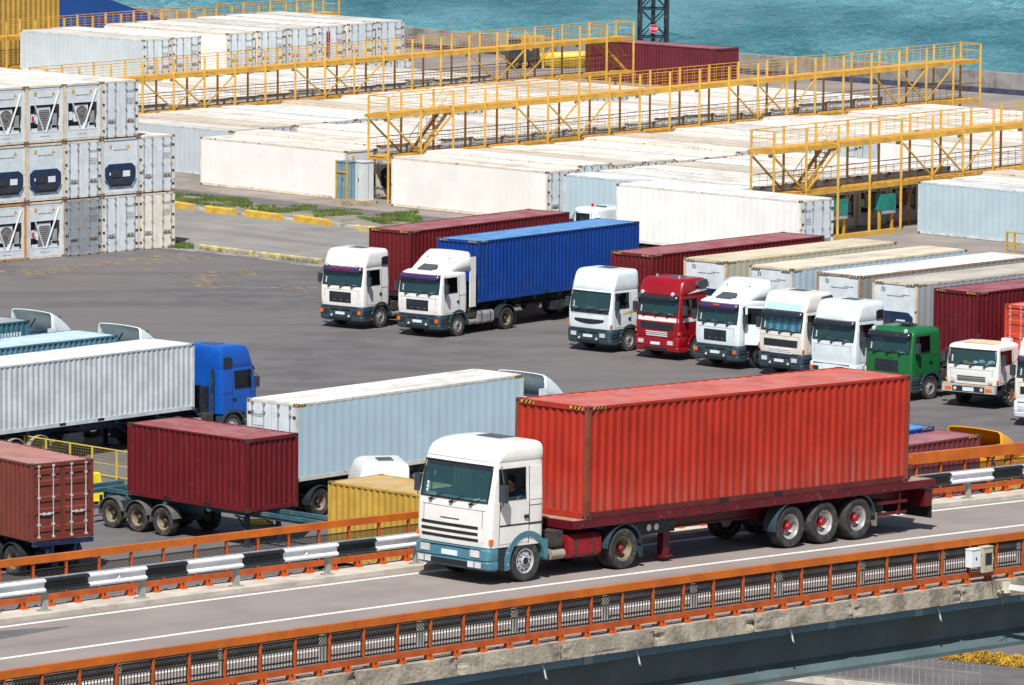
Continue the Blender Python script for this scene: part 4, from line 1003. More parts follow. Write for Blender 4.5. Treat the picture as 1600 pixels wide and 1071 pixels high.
b = MB(bo); bslab(b, S0, S1, rect(-6.9, 4.9, -.285, -.255)); b.build('deck_slab', CONCW, BT, norm=True)
for s in (-9.5, -6.4, -1.1, 4.3, 8.8):
    k = MB(br(s, -7.5, -.6)); k.tube([br(s, -7.45, -.32), br(s, -7.52, -.40), br(s + .05, -7.54, -.62), br(s + .12, -7.50, -.66)], .022, 6); k.build('drain_hook', mat('hook_white', (.6, .62, .62), .5, var=.1), BT, br(s, -7.5, -.6) - bo)
for s in (-8, 0.4, 3.6, 7.6, 11):
    k = MB(br(s, -7.5, -.6)); k.bar(br(s - .14, -7.475, -.38), br(s + .14, -7.475, -.38), .012, .17); k.build('splice_plate', mat('splice_grey', (.24, .33, .37), .5, var=.2, world=True), BT, br(s, -7.5, -.6) - bo)
for s in (-33, 37):
    k = MB(br(s, -1.2, -5)); q = br(s, 0, 0)
    for t in (-5.4, 3.0):
        p = br(s, t, 0); k.lathe([(0, -9), (.7, -9), (.7, -1.9), (0, -1.9)], 16, 'Z', (p.x, p.y, p.z))
    k.bar(br(s, -7, -2.2), br(s, 4.4, -2.2), 1.4, .74); k.build('pier', CONCW, BT, br(s, -1.2, -5) - bo)

def railing(t0, sa, sb, label, hb, up=0.0, panel_src=[None]):
    o0 = br((sa + sb) / 2, t0); T = thing('bridge_railing', label, 'railing', o0)
    b = MB(o0); bslab(b, sa, sb, rect(t0 - .06, t0 + .06, hb + .92 + up, hb + 1.09 + up)); b.build('top_rail', ORANGE, T, norm=True)
    b = MB(o0); bslab(b, sa, sb, rect(t0 - .05, t0 + .05, hb + .12, hb + .25)); b.build('bottom_rail', ORANGD, T, norm=True)
    if panel_src[0] is None:
        p = MB(); W = .99; 
        for i in range(11): x = -W / 2 + .045 + i * .09; p.box(x - .0075, x + .0075, -.010, .010, .30, .64)
        p.box(-W / 2, W / 2, -.015, .015, .285, .31); p.box(-W / 2, W / 2, -.015, .015, .635, .66); p.box(-W / 2, W / 2, -.015, .015, .84, .865)
        n = 11; st = W / n
        for i in range(n):
            x = -W / 2 + i * st
            p.bar((x, .006, .66), (x + st, .006, .75), .012); p.bar((x + st, .006, .66), (x, .006, .75), .012); p.bar((x, .006, .75), (x + st, .006, .84), .012); p.bar((x + st, .006, .75), (x, .006, .84), .012)
        p.box(-W / 2, W / 2, -.004, .004, .27, .285)
        src = p.build('infill_panel', IRON); q = MB(); q.box(-.024, .024, -.04, .04, .25, 1.02); ps = q.build('post', ORANGD)
        q = MB()
        for x in (-.055, .055): q.prism([(-.10, -.02), (.10, -.02), (.05, .13), (-.05, .13)], x - .022, x + .022, 0, 'X')
        q.box(-.09, .09, -.11, .11, -.03, .0); fs_ = q.build('foot', ORANGD, norm=True); panel_src[0] = (src, ps, fs_); fresh = [1, 1, 1]
    else: fresh = [0, 0, 0]
    def inst(i, s):
        o = panel_src[0][i]
        if fresh[i]: fresh[i] = 0
        else: o = o.copy(); col.objects.link(o)
        o.parent = T; p = br(s, t0); tz = math.atan2(brz(s + .5) - brz(s - .5), 1.0)
        o.location = Vector((p.x, p.y, p.z + hb)) - o0; o.rotation_euler = (0, -tz, BYAW)
    s = sa + .515
    while s < sb:
        inst(0, s + .0)
        if s + .515 < sb: inst(1, s + .515)
        s += 1.03
    s = sa + .3
    while s < sb: inst(2, s); s += .84
    return T
railing(TN, -28.52, 14.7, 'orange bridge railing with black lattice infill on the near edge', .165)
railing(TF, -26.17, 24.2, 'orange bridge railing along the far edge behind the striped guardrail', -.06, .09)
# thick sleeve on the far rail at the right
k = MB(br(20, TF)); bslab(k, 17.9, 24.2, rect(TF - .09, TF + .09, .93, 1.22)); tag(k.build('cable_trunking', ORANGE, None, br(20, TF), norm=True), 'orange cable trunking lying on the far railing at the right', 'trunking')
def guardrail(t0, sa, sb, label, face, striped, hb, ph=0.0):
    o0 = br((sa + sb) / 2, t0); T = thing('guardrail', label, 'guardrail', o0)
    prof = [(0, 0), (.045, .0), (.090, .040), (.090, .062), (.02, .105), (.02, .205), (.090, .248), (.090, .270), (.045, .31), (0, .31)]
    mb = MB(o0); ds = .05; n = int((sb - sa) / ds); rows = []
    for i in range(n + 1): rows.append([br(sa + i * ds, t0 + face * (.06 + x), hb + z) for x, z in prof])
    mb.grid(rows)
    for i in range(n):
        u = ((sa + i * ds - ph) % 3.12)
        mi = 1 if (striped and u < 1.33) else 0
        for k in range(len(prof) - 1): mb.m[i * (len(prof) - 1) + k] = mi
    o = mb.build('beam', [mat('guardrail_white', (.72, .73, .75), .4, var=.1, world=True, spots=((.4, .39, .37), 2, .6, .5)) if striped else mat('guardrail_dull', (.10, .10, .10), .7, .1, var=.3, world=True), mat('guardrail_black', (.012, .016, .020), .35, var=.2, world=True)], T)
    md = o.modifiers.new('t', 'SOLIDIFY'); md.thickness = .008; md.offset = 0
    if striped: mb = MB(o0); bslab(mb, sa, sb, rect(t0 + face * .02 - .03, t0 + face * .02 + .03, hb + .312, hb + .335), .5); mb.build('edge_strip', STEEL, T, norm=True)
    s = sa + ((-14.67 - sa) % 3.03)
    while s < sb:
        k = MB(br(s, t0)); q = br(s, t0); tz = Matrix.Translation(q) @ Matrix.Rotation(BYAW, 4, 'Z')
        k.box(-.07, .07, -.05, .05, .0, hb + .24, 0, tz); k.box(-.14, .14, -.12, .12, .095, .115, 0, tz); k.build('post', mat('guard_post', (.34, .35, .32), .6, .15, var=.25, world=True, rust=.3), T, br(s, t0) - o0); s += 3.03
    if striped:
        s = sa + 1.6
        while s < sb:
            k = MB(); q = br(s, t0 + face * .1, hb + .15) - o0; M_ = Matrix.Translation(q) @ Matrix.Rotation(BYAW, 4, 'Z')
            k.prism([(-.03, -.05), (.07, -.05), (.02, .06)], face * .0, face * .03); k.v = [tuple(M_ @ Vector(v)) for v in k.v]; k.build('reflector', PAPER, T, norm=True); s += 6.06
    return T
guardrail(3.36, -26.2, 24.0, 'black and white striped guardrail on the far side of the road', -1, True, .545, -14.75)
guardrail(-5.75, -28.5, 14.5, 'plain grey guardrail behind the near orange railing', 1, False, .42)

# boxes and camera at the right end of the near railing
def at_rail(s, h, t=-7.60): p = br(s, t, h); return p
for s, lab, m, wd, hh in ((5.46, 'white switch box strapped to the near orange railing', PAPER, .34, .42), (5.92, 'beige meter box with dark window on the near orange railing', mat('meter_beige', (.46, .42, .30), .6, var=.15), .36, .60)):
    p = at_rail(s, .58 if m is PAPER else .42, -7.60); t = thing('junction_box', lab, 'box', p, BYAW, 'electrical boxes on the near railing')
    k = MB(); k.box(-wd / 2, wd / 2, -.10, .10, 0, hh); k.box(-wd / 2 - .01, wd / 2 + .01, -.115, .1, hh, hh + .025); k.build('housing', m, t)
    k = MB()
    if m is PAPER: k.box(-.02, .02, -.112, -.10, .18, .24); k.build('latch', DARK, t)
    else: k.box(-.11, .13, -.108, -.10, .18, .47); k.build('window', P_SMOKE, t)
p = br(6.6, -7.68, .02); t = thing('security_camera', 'white box security camera on bracket fixed to the concrete edge', 'camera', p, BYAW)
k = MB(); k.bar((.05, -.12, -.02), (.60, -.32, -.12), .13, .13); k.build('housing', mat('camera_white', (.72, .72, .68), .4, var=.06), t)
k = MB(); k.box(-.08, .08, -.12, .02, -.16, .10); k.bar((-.3, 0, -.1), (.0, -.06, -.05), .03); k.build('bracket', mat('camera_cream', (.62, .58, .45), .5, var=.2, rust=.2), t)
for j, dx in enumerate((-.55, -.48, -.40)):
    k = MB(); k.tube([(dx, .04, .55), (dx + .02, -.02, .2), (dx + .05 + .1 * j, -.06, -.15), (dx + .2 + .08 * j, -.08, -.42 - .08 * j), (dx + .35, -.06, -.36), (dx + .45, -.02, -.05)], .008, 4); k.build('cable', BLACK, t)
# ================================================================== REEFER TERMINAL
def pkM(a, b, z=0): return frame(E1, (0, 0, 1), pk(a, b, z))
def gantry(label, ac, b0, b1, vbays, stair_end=True, lower=True, zl=2.55, zu=4.92, hr=1.02, hwid=.80, pitch=2.49):
    o0 = pk(ac, (b0 + b1) / 2); T = thing('service_gantry', label, 'gantry', o0, group='yellow service gantries between the reefer rows')
    P = lambda a, b, z: pk(ac + a, b, z)
    n = int((b1 - b0) / pitch); bs = [b0 + pitch * i for i in range(n + 1)]
    for b in bs:
        for sg in (1, -1):
            m = MB(o0); m.bar(P(sg * hwid, b, 0), P(sg * hwid, b, zu + hr + .02), .115, .13); m.build('leg', GYEL, T)
    for z, nm in ((zu, 'upper_deck'), (zl, 'lower_deck')):
        if z == zl and not lower: continue
        m = MB(o0); q = bs[0] - (.3 if z == zu else 0)
        for sg in (1, -1):
            m.bar(P(sg * (hwid - .01), q, z - .08), P(sg * (hwid - .01), bs[-1] + .06, z - .08), .055, .18)
        for i in range(n * 2 + 1): b = bs[0] + pitch / 2 * i; m.bar(P(-hwid, b, z - .09), P(hwid, b, z - .09), .05, .12)
        m.build(nm.replace('deck', 'beam'), GYEL, T)
        m = MB(o0); 
        for i in range(n): m.bar(P(0, bs[i] + .01, z + .032), P(0, bs[i + 1] - .01, z + .032), 2 * hwid - .12, .03)
        m.build(nm, GYELD, T)
        for sg in (1, -1):
            m = MB(o0)
            for k, h in enumerate((hr, hr * .66, hr * .33)):
                m.tube([P(sg * hwid, bs[0], z + h), P(sg * hwid, bs[-1], z + h)], .024 if k == 0 else .013, 5)
            for i in range(n):
                for f in (.25, .5, .75): m.bar(P(sg * hwid, bs[i] + pitch * f, z), P(sg * hwid, bs[i] + pitch * f, z + hr), .014)
            m.build('handrail', GYEL if z == zu else RUSTY, T)
    for e in (bs[0], bs[-1]):
        m = MB(o0)
        for h in (hr, hr * .6): m.bar(P(-hwid, e, zu + h), P(hwid, e, zu + h), .05)
        m.bar(P(-hwid, e, zu - .1), P(hwid, e, zu - .1), .08, .2); m.build('end_rail', GYEL, T)
    for v in vbays:
        if v + 1 > n: continue
        for sg in (1,):
            b = bs[v]
            for (ba, za), (bb, zb_) in (((b - pitch, zu - .2), (b, zl + .15)), ((b + pitch, zu - .2), (b, zl + .15)), ((b, zu - .2), (b + pitch, zl + .15)), ((b + 2 * pitch, zu - .2), (b + pitch, zl + .15))):
                if ba < bs[0] - .1 or ba > bs[-1] + .1: continue
                m = MB(o0); m.bar(P(sg * hwid, ba, za), P(sg * hwid, bb, zb_), .075, .075); m.build('brace', GYEL, T)
    if stair_end:
        m = MB(o0); b = bs[0]
        for pa, pb in ((P(hwid, b, zu - .3), P(hwid, b + pitch * .96, zl + .1)), (P(hwid, b + 2 * pitch, zu - .2), P(hwid, b + pitch + .05, zl + .1)), (P(-hwid, b, zu - .3), P(-hwid, b + pitch * .96, zl + .1))): m = MB(o0); m.bar(pa, pb, .09); m.build('brace', GYEL, T)
        m = MB(o0); bA, bB = bs[1] + .2, bs[2] + .25
        for a in (-.28, .38):
            m.bar(P(a, bA, zl + .05), P(a, bB, zu + .1), .05, .2); m.tube([P(a, bA, zl + 1.0), P(a, bB, zu + 1.05)], .022, 5)
            for f in (0, .25, .5, .75, 1.0): q = bA + (bB - bA) * f; zz = zl + .05 + (zu - zl) * f; m.bar(P(a, q, zz), P(a, q, zz + 1.0), .022)
        for i in range(11): f = (i + .5) / 11; q = bA + (bB - bA) * f; m.bar(P(-.28, q, zl + .05 + (zu + .05 - zl) * f), P(.38, q, zl + .05 + (zu + .05 - zl) * f), .22, .025, up=(0, 0, 1))
        m.build('stair', GYEL, T)
        m = MB(o0)
        for a in (-.7, -.35): m.bar(P(a, bs[1] - .3, .05), P(a, bs[1] + .5, zl), .05)
        for i in range(8): f = i / 8; q = bs[1] - .3 + .8 * f; m.bar(P(-.7, q, .1 + zl * f), P(-.35, q, .1 + zl * f), .035)
        m.build('ladder', GYEL, T)
    else:
        m = MB(o0); bA, bB = bs[-1] - .2, bs[-2] - .4
        for a in (-.28, .38): m.bar(P(a, bA, zl), P(a, bB, zu), .05, .16); m.tube([P(a, bA, zl + 1), P(a, bB, zu + 1)], .02, 5)
        for i in range(10): f = (i + .5) / 10; m.bar(P(-.28, bA + (bB - bA) * f, zl + (zu - zl) * f), P(.38, bA + (bB - bA) * f, zl + (zu - zl) * f), .2, .025)
        m.build('stair', GYEL, T)
    m = MB(o0)
    for i in range(0, n, 2): m = MB(o0); q = P(.2, bs[i] + .4, zu - .3); m.box(q.x - .12, q.x + .12, q.y - .12, q.y + .12, q.z - .1, q.z + .06); m.build('lamp_housing', STEEL, T)
    return T
gantry('yellow service gantry crossing the middle with stairs at its left end by the power cabinets', 2.0, 26.5, 76.6, (5, 12, 17), pitch=2.505)
gantry('yellow service gantry at the right with stairs over the white trailer roof', 31.4, 26.1, 58.0, (5, 10))
gantry('long yellow service gantry behind the front row, ending by the maroon quay container', -28.0, 27.2, 77.2, (4, 9, 15), stair_end=False, zu=4.72)
gantry('farthest yellow service gantry at the top left in front of the mustard boxes', -59.6, 38.0, 80.5, (9,), stair_end=False, zu=4.55)

RT = {}
def park(name_label, a0, b0, key, z=0.0, H=2.75):
    """one reefer of the terminal; a0 = far end, b0 = left side"""
    tone, near, far, sd = key; k = (tone, near, far, sd % 3, H)
    if k not in RT:
        o = reefer(name_label, tone, H, near, far, seed=sd % 3 + 1, ribs=.003 if tone in (R_WHITE, R_CREAM, R_DUSTY) else .007); RT[k] = o
    else: o = dup(RT[k], name_label)
    o.location = pk(a0 + 6.095, b0 + 1.22, z); o.rotation_euler = (0, 0, PY)
    return o
ORD = ['first', 'second', 'third', 'fourth', 'fifth', 'sixth', 'seventh', 'eighth', 'ninth', 'tenth', 'eleventh', 'twelfth', 'thirteenth', 'fourteenth', 'fifteenth', 'sixteenth', 'seventeenth', 'eighteenth', 'nineteenth', 'twentieth', 'twenty-first']
Rp = random.Random(21)
TN_ = {'w': R_WHITE, 'c': R_CREAM, 'g': R_GREY, 'b': R_BLUE, 'd': R_DUSTY}
NM = {'w': 'white', 'c': 'cream', 'g': 'grey', 'b': 'pale blue', 'd': 'dusty beige'}
def row(a0, bs, tones, near, far, where, group, z=0.0, HH=None):
    for i, b in enumerate(bs):
        tn = tones[i % len(tones)]; H = (2.75, 2.75, 2.75, 2.90, 2.62)[Rp.randrange(5)] if i else 2.75
        H = HH or H
        o = park('%s reefer, %s from the left %s' % (NM[tn], ORD[i], where), a0, b, (TN_[tn], near, far, Rp.randrange(9)), z, H); o['group'] = group
P_ = 2.50
row(3.87, [25.7 + P_ * i for i in range(18)], 'cwdcwwcdcwgwcwdwcw', 'doors', 'V', 'in the row before the middle gantry', 'reefers in front of the middle gantry')
row(-12.4, [26.1 + P_ * i for i in range(18)], 'ccdwwcgwdcwwcdwcww', 'N', 'doors', 'in the row just behind the middle gantry', 'reefers behind the middle gantry')
row(-26.1, [29.8 + P_ * i for i in range(15)], 'gdcwbwdcwwcwgdcw', 'doors', 'V', 'in the row before the left long gantry', 'reefers in front of the left long gantry')
row(-42.4, [27.0 + P_ * i for i in range(16)], 'wcdwgwcwdcwwgcwdcw', 'N', 'doors', 'in the row behind the left long gantry', 'reefers behind the left long gantry')
row(-56.4, [44.3 + 2.68 * i for i in range(11)], 'wcwgwwcwwgw', 'doors', 'N', 'in the lower far block', 'lower tier of the far block', 0, 2.6)
row(-56.4, [49.6, 52.1], 'gw', 'doors', 'N', 'of the upper pair left of the far block', 'upper tier of the far block', 2.62, 2.62)
row(-56.4, [56.8 + 2.68 * i for i in range(6)], 'cwgwwg', 'doors', 'N', 'of the upper six in the block by the sea', 'upper tier of the far block', 2.62, 2.62)
row(17.5, [25.5 + P_ * i for i in range(7)], 'bwwdwcw', 'V', 'doors', 'in the short row behind the right gantry', 'reefers behind the right gantry')
row(17.5, [50.8 + P_ * i for i in range(7)], 'wdwgwcw', 'V', 'doors', 'in the row far behind right gantry', 'reefers far behind the right gantry')
row(33.9, [35.5 + P_ * i for i in range(8)], 'bwdcwwgc', 'doors', 'N', 'in the row in front of the right gantry', 'reefers in front of the right gantry')

for o in list(col.objects):
    if o.get('label', '').startswith('white reefer, fourth from the left of the upper six'):
        k = MB(); k.box(6.095 - .004, 6.095 + .0, -.50, -.16, .55, 2.25); k.build('red_door_sheet', mat('door_red', (.42, .02, .03), .6, var=.2), o)
# the stack at the left: columns counted from the right
stk = [  # (column, tier, near style, tone, label)
 (0, 0, 'doors', R_CREAM, 'bottom reefer at the right corner of the stack, cream rust-edged doors'), (0, 1, 'doors', R_WHITE, 'white reefer on the right end of the stack second tier, topmost of its column'),
 (1, 0, 'doors', R_WHITE, 'bottom white reefer second from the stack right corner, four lock bars'), (1, 1, 'N', R_BLUE, 'reefer with navy cooling unit and pale blue frame in the second tier'), (1, 2, 'doors', R_WHITE, 'topmost reefer at the right of the stack with white doors'),
 (2, 0, 'doors', R_OLDGREY, 'bottom reefer with grey doors and orange stickers in the stack'), (2, 1, 'doors', R_WHITE, 'reefer with white doors between two navy cooling units in the stack'), (2, 2, 'V', R_WHITE, 'top tier reefer with crossed bars and grey recessed header, white frame'),
 (3, 0, 'V', R_CREAM, 'bottom reefer with round fan behind crossed white bars in the stack'), (3, 1, 'N', R_CREAM, 'reefer with navy cooling unit in a cream frame, stack second tier'), (3, 2, 'V', R_CREAM, 'top tier reefer with round fan behind crossed bars, cream frame'),
 (4, 0, 'V', ((.70, .62, .5), (.76, .70, .62), (.50, .24, .08)), 'bottom reefer with orange rusted frame at the left picture edge'), (4, 1, 'N', R_CREAM, 'navy unit reefer cut by the left picture edge, second tier'), (4, 2, 'V', R_WHITE, 'top tier reefer with crossed bars cut by the left picture edge'),
 (5, 0, 'V', R_WHITE, 'bottom reefer beyond the left edge of the stack'), (5, 1, 'N', R_WHITE, 'second tier reefer beyond the left edge of the stack'), (5, 2, 'V', R_WHITE, 'top tier reefer beyond the left edge of the stack')]
for c_, r_, st, tone, lab in stk:
    k = dict(near=st, far='N' if st == 'doors' else 'doors', seed=c_ * 3 + r_, group='reefers stacked three high at the left')
    if c_ == 2 and r_ == 0: k['doorm'] = mat('reefer_door_grey', (.27, .30, .33), .5, var=.1, rust=.25, rs=4, streak=.3)
    if c_ == 0 and r_ == 0: k['doorm'] = mat('reefer_door_cream', (.74, .70, .61), .5, var=.12, rust=.25, rs=4, streak=.3)
    if tone is R_CREAM and st == 'N': k['nearm'] = mat('unit_panel_pale', (.58, .66, .70), .4, var=.08, rust=.1)
    o = reefer(lab, tone, 2.89, **k)
    o.location = PO + E1 * 6.1 + E2 * (1.22 - 2.49 * c_) + Vector((0, 0, 2.93 * r_)); o.rotation_euler = (0, 0, PY)

# power cabinets beside the middle gantry
def cabinet(label, px, z0, wd, dp, ht, m, framed):
    p = at(*px); t = thing('power_cabinet', label, 'cabinet', p, PY, 'power cabinets by the middle gantry')
    k = MB(); k.box(-wd / 2 - .1, wd / 2 + .1, -dp / 2 - .1, dp / 2 + .1, 0, z0); k.build('plinth', CONCW, t)
    k = MB(); k.box(-wd / 2, wd / 2, -dp / 2, dp / 2, z0, z0 + ht); k.box(-wd / 2 - .04, wd / 2 + .04, -dp / 2 - .04, dp / 2 + .04, z0 + ht, z0 + ht + .05); k.build('housing', m, t)
    k = MB(); k.box(-.01, .01, -dp / 2 - .006, -dp / 2, z0 + .1, z0 + ht - .1); k.box(.06, .09, -dp / 2 - .03, -dp / 2, z0 + ht * .5, z0 + ht * .6); k.box(wd / 2, wd / 2 + .006, -.01, .01, z0 + .1, z0 + ht - .1); k.build('door_gap', DARK, t)
    k = MB(); k.box(-wd / 2 - .03, wd / 2 + .03, -dp / 2 - .03, dp / 2 + .03, z0 - .02, z0 + .04)
    if framed:
        for x in (-wd / 2, wd / 2): k.box(x - .04, x + .04, -dp / 2 - .05, -dp / 2 + .03, z0 - .1, z0 + ht + .1)
        k.box(-wd / 2, wd / 2, -dp / 2 - .05, -dp / 2, z0 + ht * .72, z0 + ht * .76)
    k.build('frame', GYEL, t)
cabinet('teal grey power cabinet held in a yellow frame beside the cream reefer', (541, 322), .35, .85, .7, 2.1, mat('cabinet_teal', (.16, .27, .32), .5, var=.1, rust=.1), True)
cabinet('pale white power cabinet on a concrete plinth next to the yellow gantry', (567, 322), .3, .85, .8, 2.15, mat('cabinet_pale', (.58, .62, .62), .5, var=.06, rust=.12), False)
for (px, lab) in (((31.9, 31.4), 'green socket box on yellow posts under the right gantry, nearest the white trailer'), ((31.9, 35.2), 'green socket box on yellow posts under the right gantry, beside the blue-white reefer')):
    p = pk(*px); t = thing('socket_box', lab, 'socket box', p, PY + rad(90), 'green socket boxes under the right gantry')
    k = MB(); k.box(-.6, .6, -.2, .2, 1.15, 2.0); k.build('housing', mat('socket_green', (.02, .20, .17), .5, var=.2), t)
    k = MB(); k.box(-.55, .55, -.22, -.2, .95, 1.12); k.build('socket_row', UNITGREY, t); k = MB()
    for x in (-.5, .5): k = MB(); k.box(x - .06, x + .06, -.06, .06, 0, 1.15); k.build('post', GYEL, t)
k = MB(pk(31.4, 33)); k.bar(pk(32.6, 25.2, .12), pk(32.6, 35.2, .12), .22, .22); tag(k.build('kerb_beam', GYEL, None, pk(31.4, 33)), 'long yellow ground beam between the white trailer and the pale blue reefer', 'beam')

# beyond the rows
def abt(px, py, z):
    zz = z
    for _ in range(9):
        q = at(px, py, zz) - PO; b = q.dot(E2); zz = z + zt(b)
    return q.dot(E1), b
C_MAR, C_MARR = (.125, .010, .013), (.29, .082, .085)
a_, b_ = abt(1116, 77, 2.75)
o = dry_container('dull maroon container on the quay below the lattice tower', (.125, .018, .028), (.26, .09, .10), H=2.75, haz=False, rust=.1, group='maroon containers on the quay'); o.location = pk(a_ - 6.1, b_ + 1.22); o.rotation_euler = (0, 0, PY)
# mustard boxes, blue roof at the far left
t = thing('storage_shed', 'tall mustard corrugated shed at the top left corner behind the farthest gantry', 'shed', pk(-72, 45), PY)
SHM = mat('shed_mustard', (.40, .25, .05), .55, var=.15, vs=.6, rust=.15, streak=.4, sc=(.24, .15, .05))
k = MB(); corr(k, -25, 14.4, 0, 9.0, 8.0, .09, .44, 1, 'Y'); k.build('front_wall', SHM, t)
k = MB(); corr(k, -8, 8, 0, 9.0, 14.4, .09, .44, 1); k.build('side_wall', SHM, t)
k = MB(); k.prism([(-8.3, 9.0), (8.3, 9.0), (8.3, 9.15), (0, 10.4), (-8.3, 9.15)], -25, 14.8); ro = k.build('roof', SHM, t, norm=True); ro.rotation_euler = (0, 0, 0)
t = thing('warehouse', 'low blue roofed warehouse behind the farthest gantry', 'warehouse', pk(-84, 60), PY)
BLR = mat('blue_roof_sheet', (.010, .065, .26), .5, var=.1, vs=.4)
k = MB(); k.prism([(0, 0.2), (23.6, .2), (23.6, 3.0), (18, 4.8), (0, 9)], -3, 4, 0, 'X'); k.build('roof', BLR, t, norm=True)
k = MB(); k.box(-3.1, 4.1, -.1, 23.7, 0, .2); k.build('plinth', CONC, t)
# lattice tower with sign
a_, b_ = abt(1021, 66, 0); b_ = 104.0; tp = at(1021, 20, 6.0)
q = tp - PO; tp = pk(q.dot(E1), min(q.dot(E2), 104.0)); tp = pk(-50.8, QB - .2)
t = thing('lattice_tower', 'dark blue steel lattice tower standing on the quay by the sea', 'tower', tp, rad(4))
TB = mat('tower_dark_blue', (.010, .022, .035), .5, var=.2)
k = MB(); h = .95
for sx in (-h, h):
    for sy in (-h, h): k.box(sx - .09, sx + .09, sy - .09, sy + .09, 0, 14)
k.build('leg', TB, t); k = MB()
for i in range(7):
    z0 = 2.0 * i; z1 = z0 + 2
    for (ax, ay, bx, by) in ((-h, -h, h, -h), (h, -h, h, h), (h, h, -h, h), (-h, h, -h, -h)):
        k.bar((ax, ay, z0), (bx, by, z1), .08); k.bar((bx, by, z0), (ax, ay, z1), .08); k.bar((ax, ay, z1), (bx, by, z1), .10)
k.build('bracing', TB, t); k = MB(); k.box(-.14, .14, -.14, .14, 0, 14); k.build('cable_riser', TB, t)
sg_ = thing('stop_sign', 'round red stop sign fixed on the dark lattice tower', 'sign', tp + Vector((.02, -1.12, 2.62)), rad(4))
k = MB(); k.lathe([(0, -.03), (.31, -.03), (.31, .0), (0, .0)], 28, 'Y'); k.build('disc', mat('sign_red', (.42, .012, .025), .5, var=.05), sg_, norm=True)
k = MB(); k.tube([(.30 * math.cos(i * math.pi / 14), -.035, .30 * math.sin(i * math.pi / 14)) for i in range(28)], .018, 4, closed=True); k.build('rim', mat('sign_rim', (.5, .3, .3), .5, var=.05), sg_)
fc = bpy.data.curves.new('letters', 'FONT'); fc.body = 'STOP'; fc.size = .25; fc.align_x = 'CENTER'; fc.align_y = 'CENTER'; fc.extrude = .004; fc.materials.append(PAPER)
f0 = bpy.data.objects.new('letters_curve', fc); fo = bpy.data.objects.new('letters', bpy.data.meshes.new_from_object(f0)); bpy.data.objects.remove(f0); col.objects.link(fo); fo.parent = sg_; fo.location = (0, -.04, 0); fo.rotation_euler = (rad(90), 0, 0)
# boat hull and dark machine on the quay
a_, b_ = abt(880, 106, 0)
t = thing('boat_hull', 'yellow boat hull lying on the quay before the sea wall', 'boat', pk(a_, b_), rad(2))
rows = []
for i in range(13):
    u = i / 12; x = -1.6 + 3.4 * u; wd = .75 * (1 - max(0, (u - .45) / .55) ** 2) * (1 if u > .02 else .8); zt_ = 1.0 + .12 * (1 - u); kl = .05 + .45 * max(0, u - .6)
    rows.append([(-x, -wd, zt_), (-x, -wd * .9, zt_ * .55 + kl * .4), (-x, -wd * .4, kl), (-x, 0, kl - .03), (-x, wd * .4, kl), (-x, wd * .9, zt_ * .55 + kl * .4), (-x, wd, zt_)])
YB = mat('boat_yellow', (.66, .45, .06), .5, var=.15, vs=2)
k = MB().grid(rows); k.build('hull', YB, t, smooth=50).modifiers.new('t', 'SOLIDIFY').thickness = .05
k = MB(); k.grid([[(r[0][0], r[0][1] * .97, r[0][2] - .06), (r[0][0], r[6][1] * .97, r[6][2] - .06)] for r in rows]); k.build('deck', mat('boat_deck', (.60, .47, .16), .7, var=.1), t)
a_, b_ = abt(828, 106, 0)
t = thing('quay_machine', 'dark mobile machine with yellow uprights standing on the quay', 'machine', pk(a_, b_), rad(5))
k = MB(); k.box(-1.7, .6, -.8, .8, .45, 1.25); k.box(-1.6, -.7, -.7, .7, 1.25, 2.0); k.box(.1, .6, -.6, .6, 1.25, 1.6); k.build('body', mat('machine_dark', (.02, .03, .04), .6, var=.3), t)
k = MB()
for x in (-.55, .0, .85): k.box(x - .08, x + .08, -.75, -.6, 0, 2.3); k.box(x - .08, x + .08, .6, .75, 0, 2.3)
k.box(-.6, .95, -.72, -.62, 2.2, 2.32); k.build('upright', GYEL, t)
for x in (-1.2, .3):
    for sg in (-1, 1): wheel(t, x, sg * .8, sg, 'dish', .42, .25, RIMB)
# pole bollards on the quay
for i, (px, py) in enumerate(((1560, 150), (700, 72))):
    a_, b_ = abt(px, py, 0)
# ================================================================== VEHICLES
def U(deg): return Vector((math.cos(rad(deg)), math.sin(rad(deg)), 0))
YD = 'containers on the trailers parked in the yard'
def rig(px, yaw, cont, trailer, ztop=4.15, z0=1.35):
    """box whose front right-hand top corner is seen at px; U(yaw) runs from its front to its rear"""
    P = at(px[0], px[1], ztop); P.z = 0
    cen = P + U(yaw) * 6.095 + U(yaw + 90) * 1.22
    cont.location = cen + Vector((0, 0, z0)); cont.rotation_euler = (0, 0, rad(yaw + 180))
    if trailer is not None: place(trailer, P + U(yaw + 90) * 1.22, rad(yaw + 180))
    return P + U(yaw + 90) * 1.22
def axle(px, heading): 
    W = at(*px); W.z = 0; return W - U(heading + 90) * 1.16
H_ = 2.80
# --- row across the yard
TR = skeletal('black skeletal trailer under the first maroon container'); TRAILERS = [TR]
def trl(label): o = dup(TR, label); return o
mA = dry_container('maroon container behind the white cab with purple visor and roof lamps', C_MAR, C_MARR, H=2.85, rust=.18, group=YD)
rig((641.6, 361.3), 52.8, mA, TR, 4.22, 1.36)
blue = dry_container('royal blue container with striped front edge on a trailer', (.003, .042, .235), (.085, .24, .50), H=2.80, rust=.22, group=YD)
rig((749, 377.1), 52.4, blue, trl('black skeletal trailer under the royal blue container'))
mB = dup(mA, 'maroon container between the blue one and the red cab'); rig((1020, 398.7), 48.5, mB, trl('black skeletal trailer behind the white cab with yellow stripe'), 4.16, 1.31)
c1 = reefer('beige reefer on a trailer behind the red cab', R_BEIGE, 2.80, 'N', 'doors', group=YD, seed=2, marks=False); rig((1135, 409), 48.6, c1, trl('black skeletal trailer behind the red cab'))
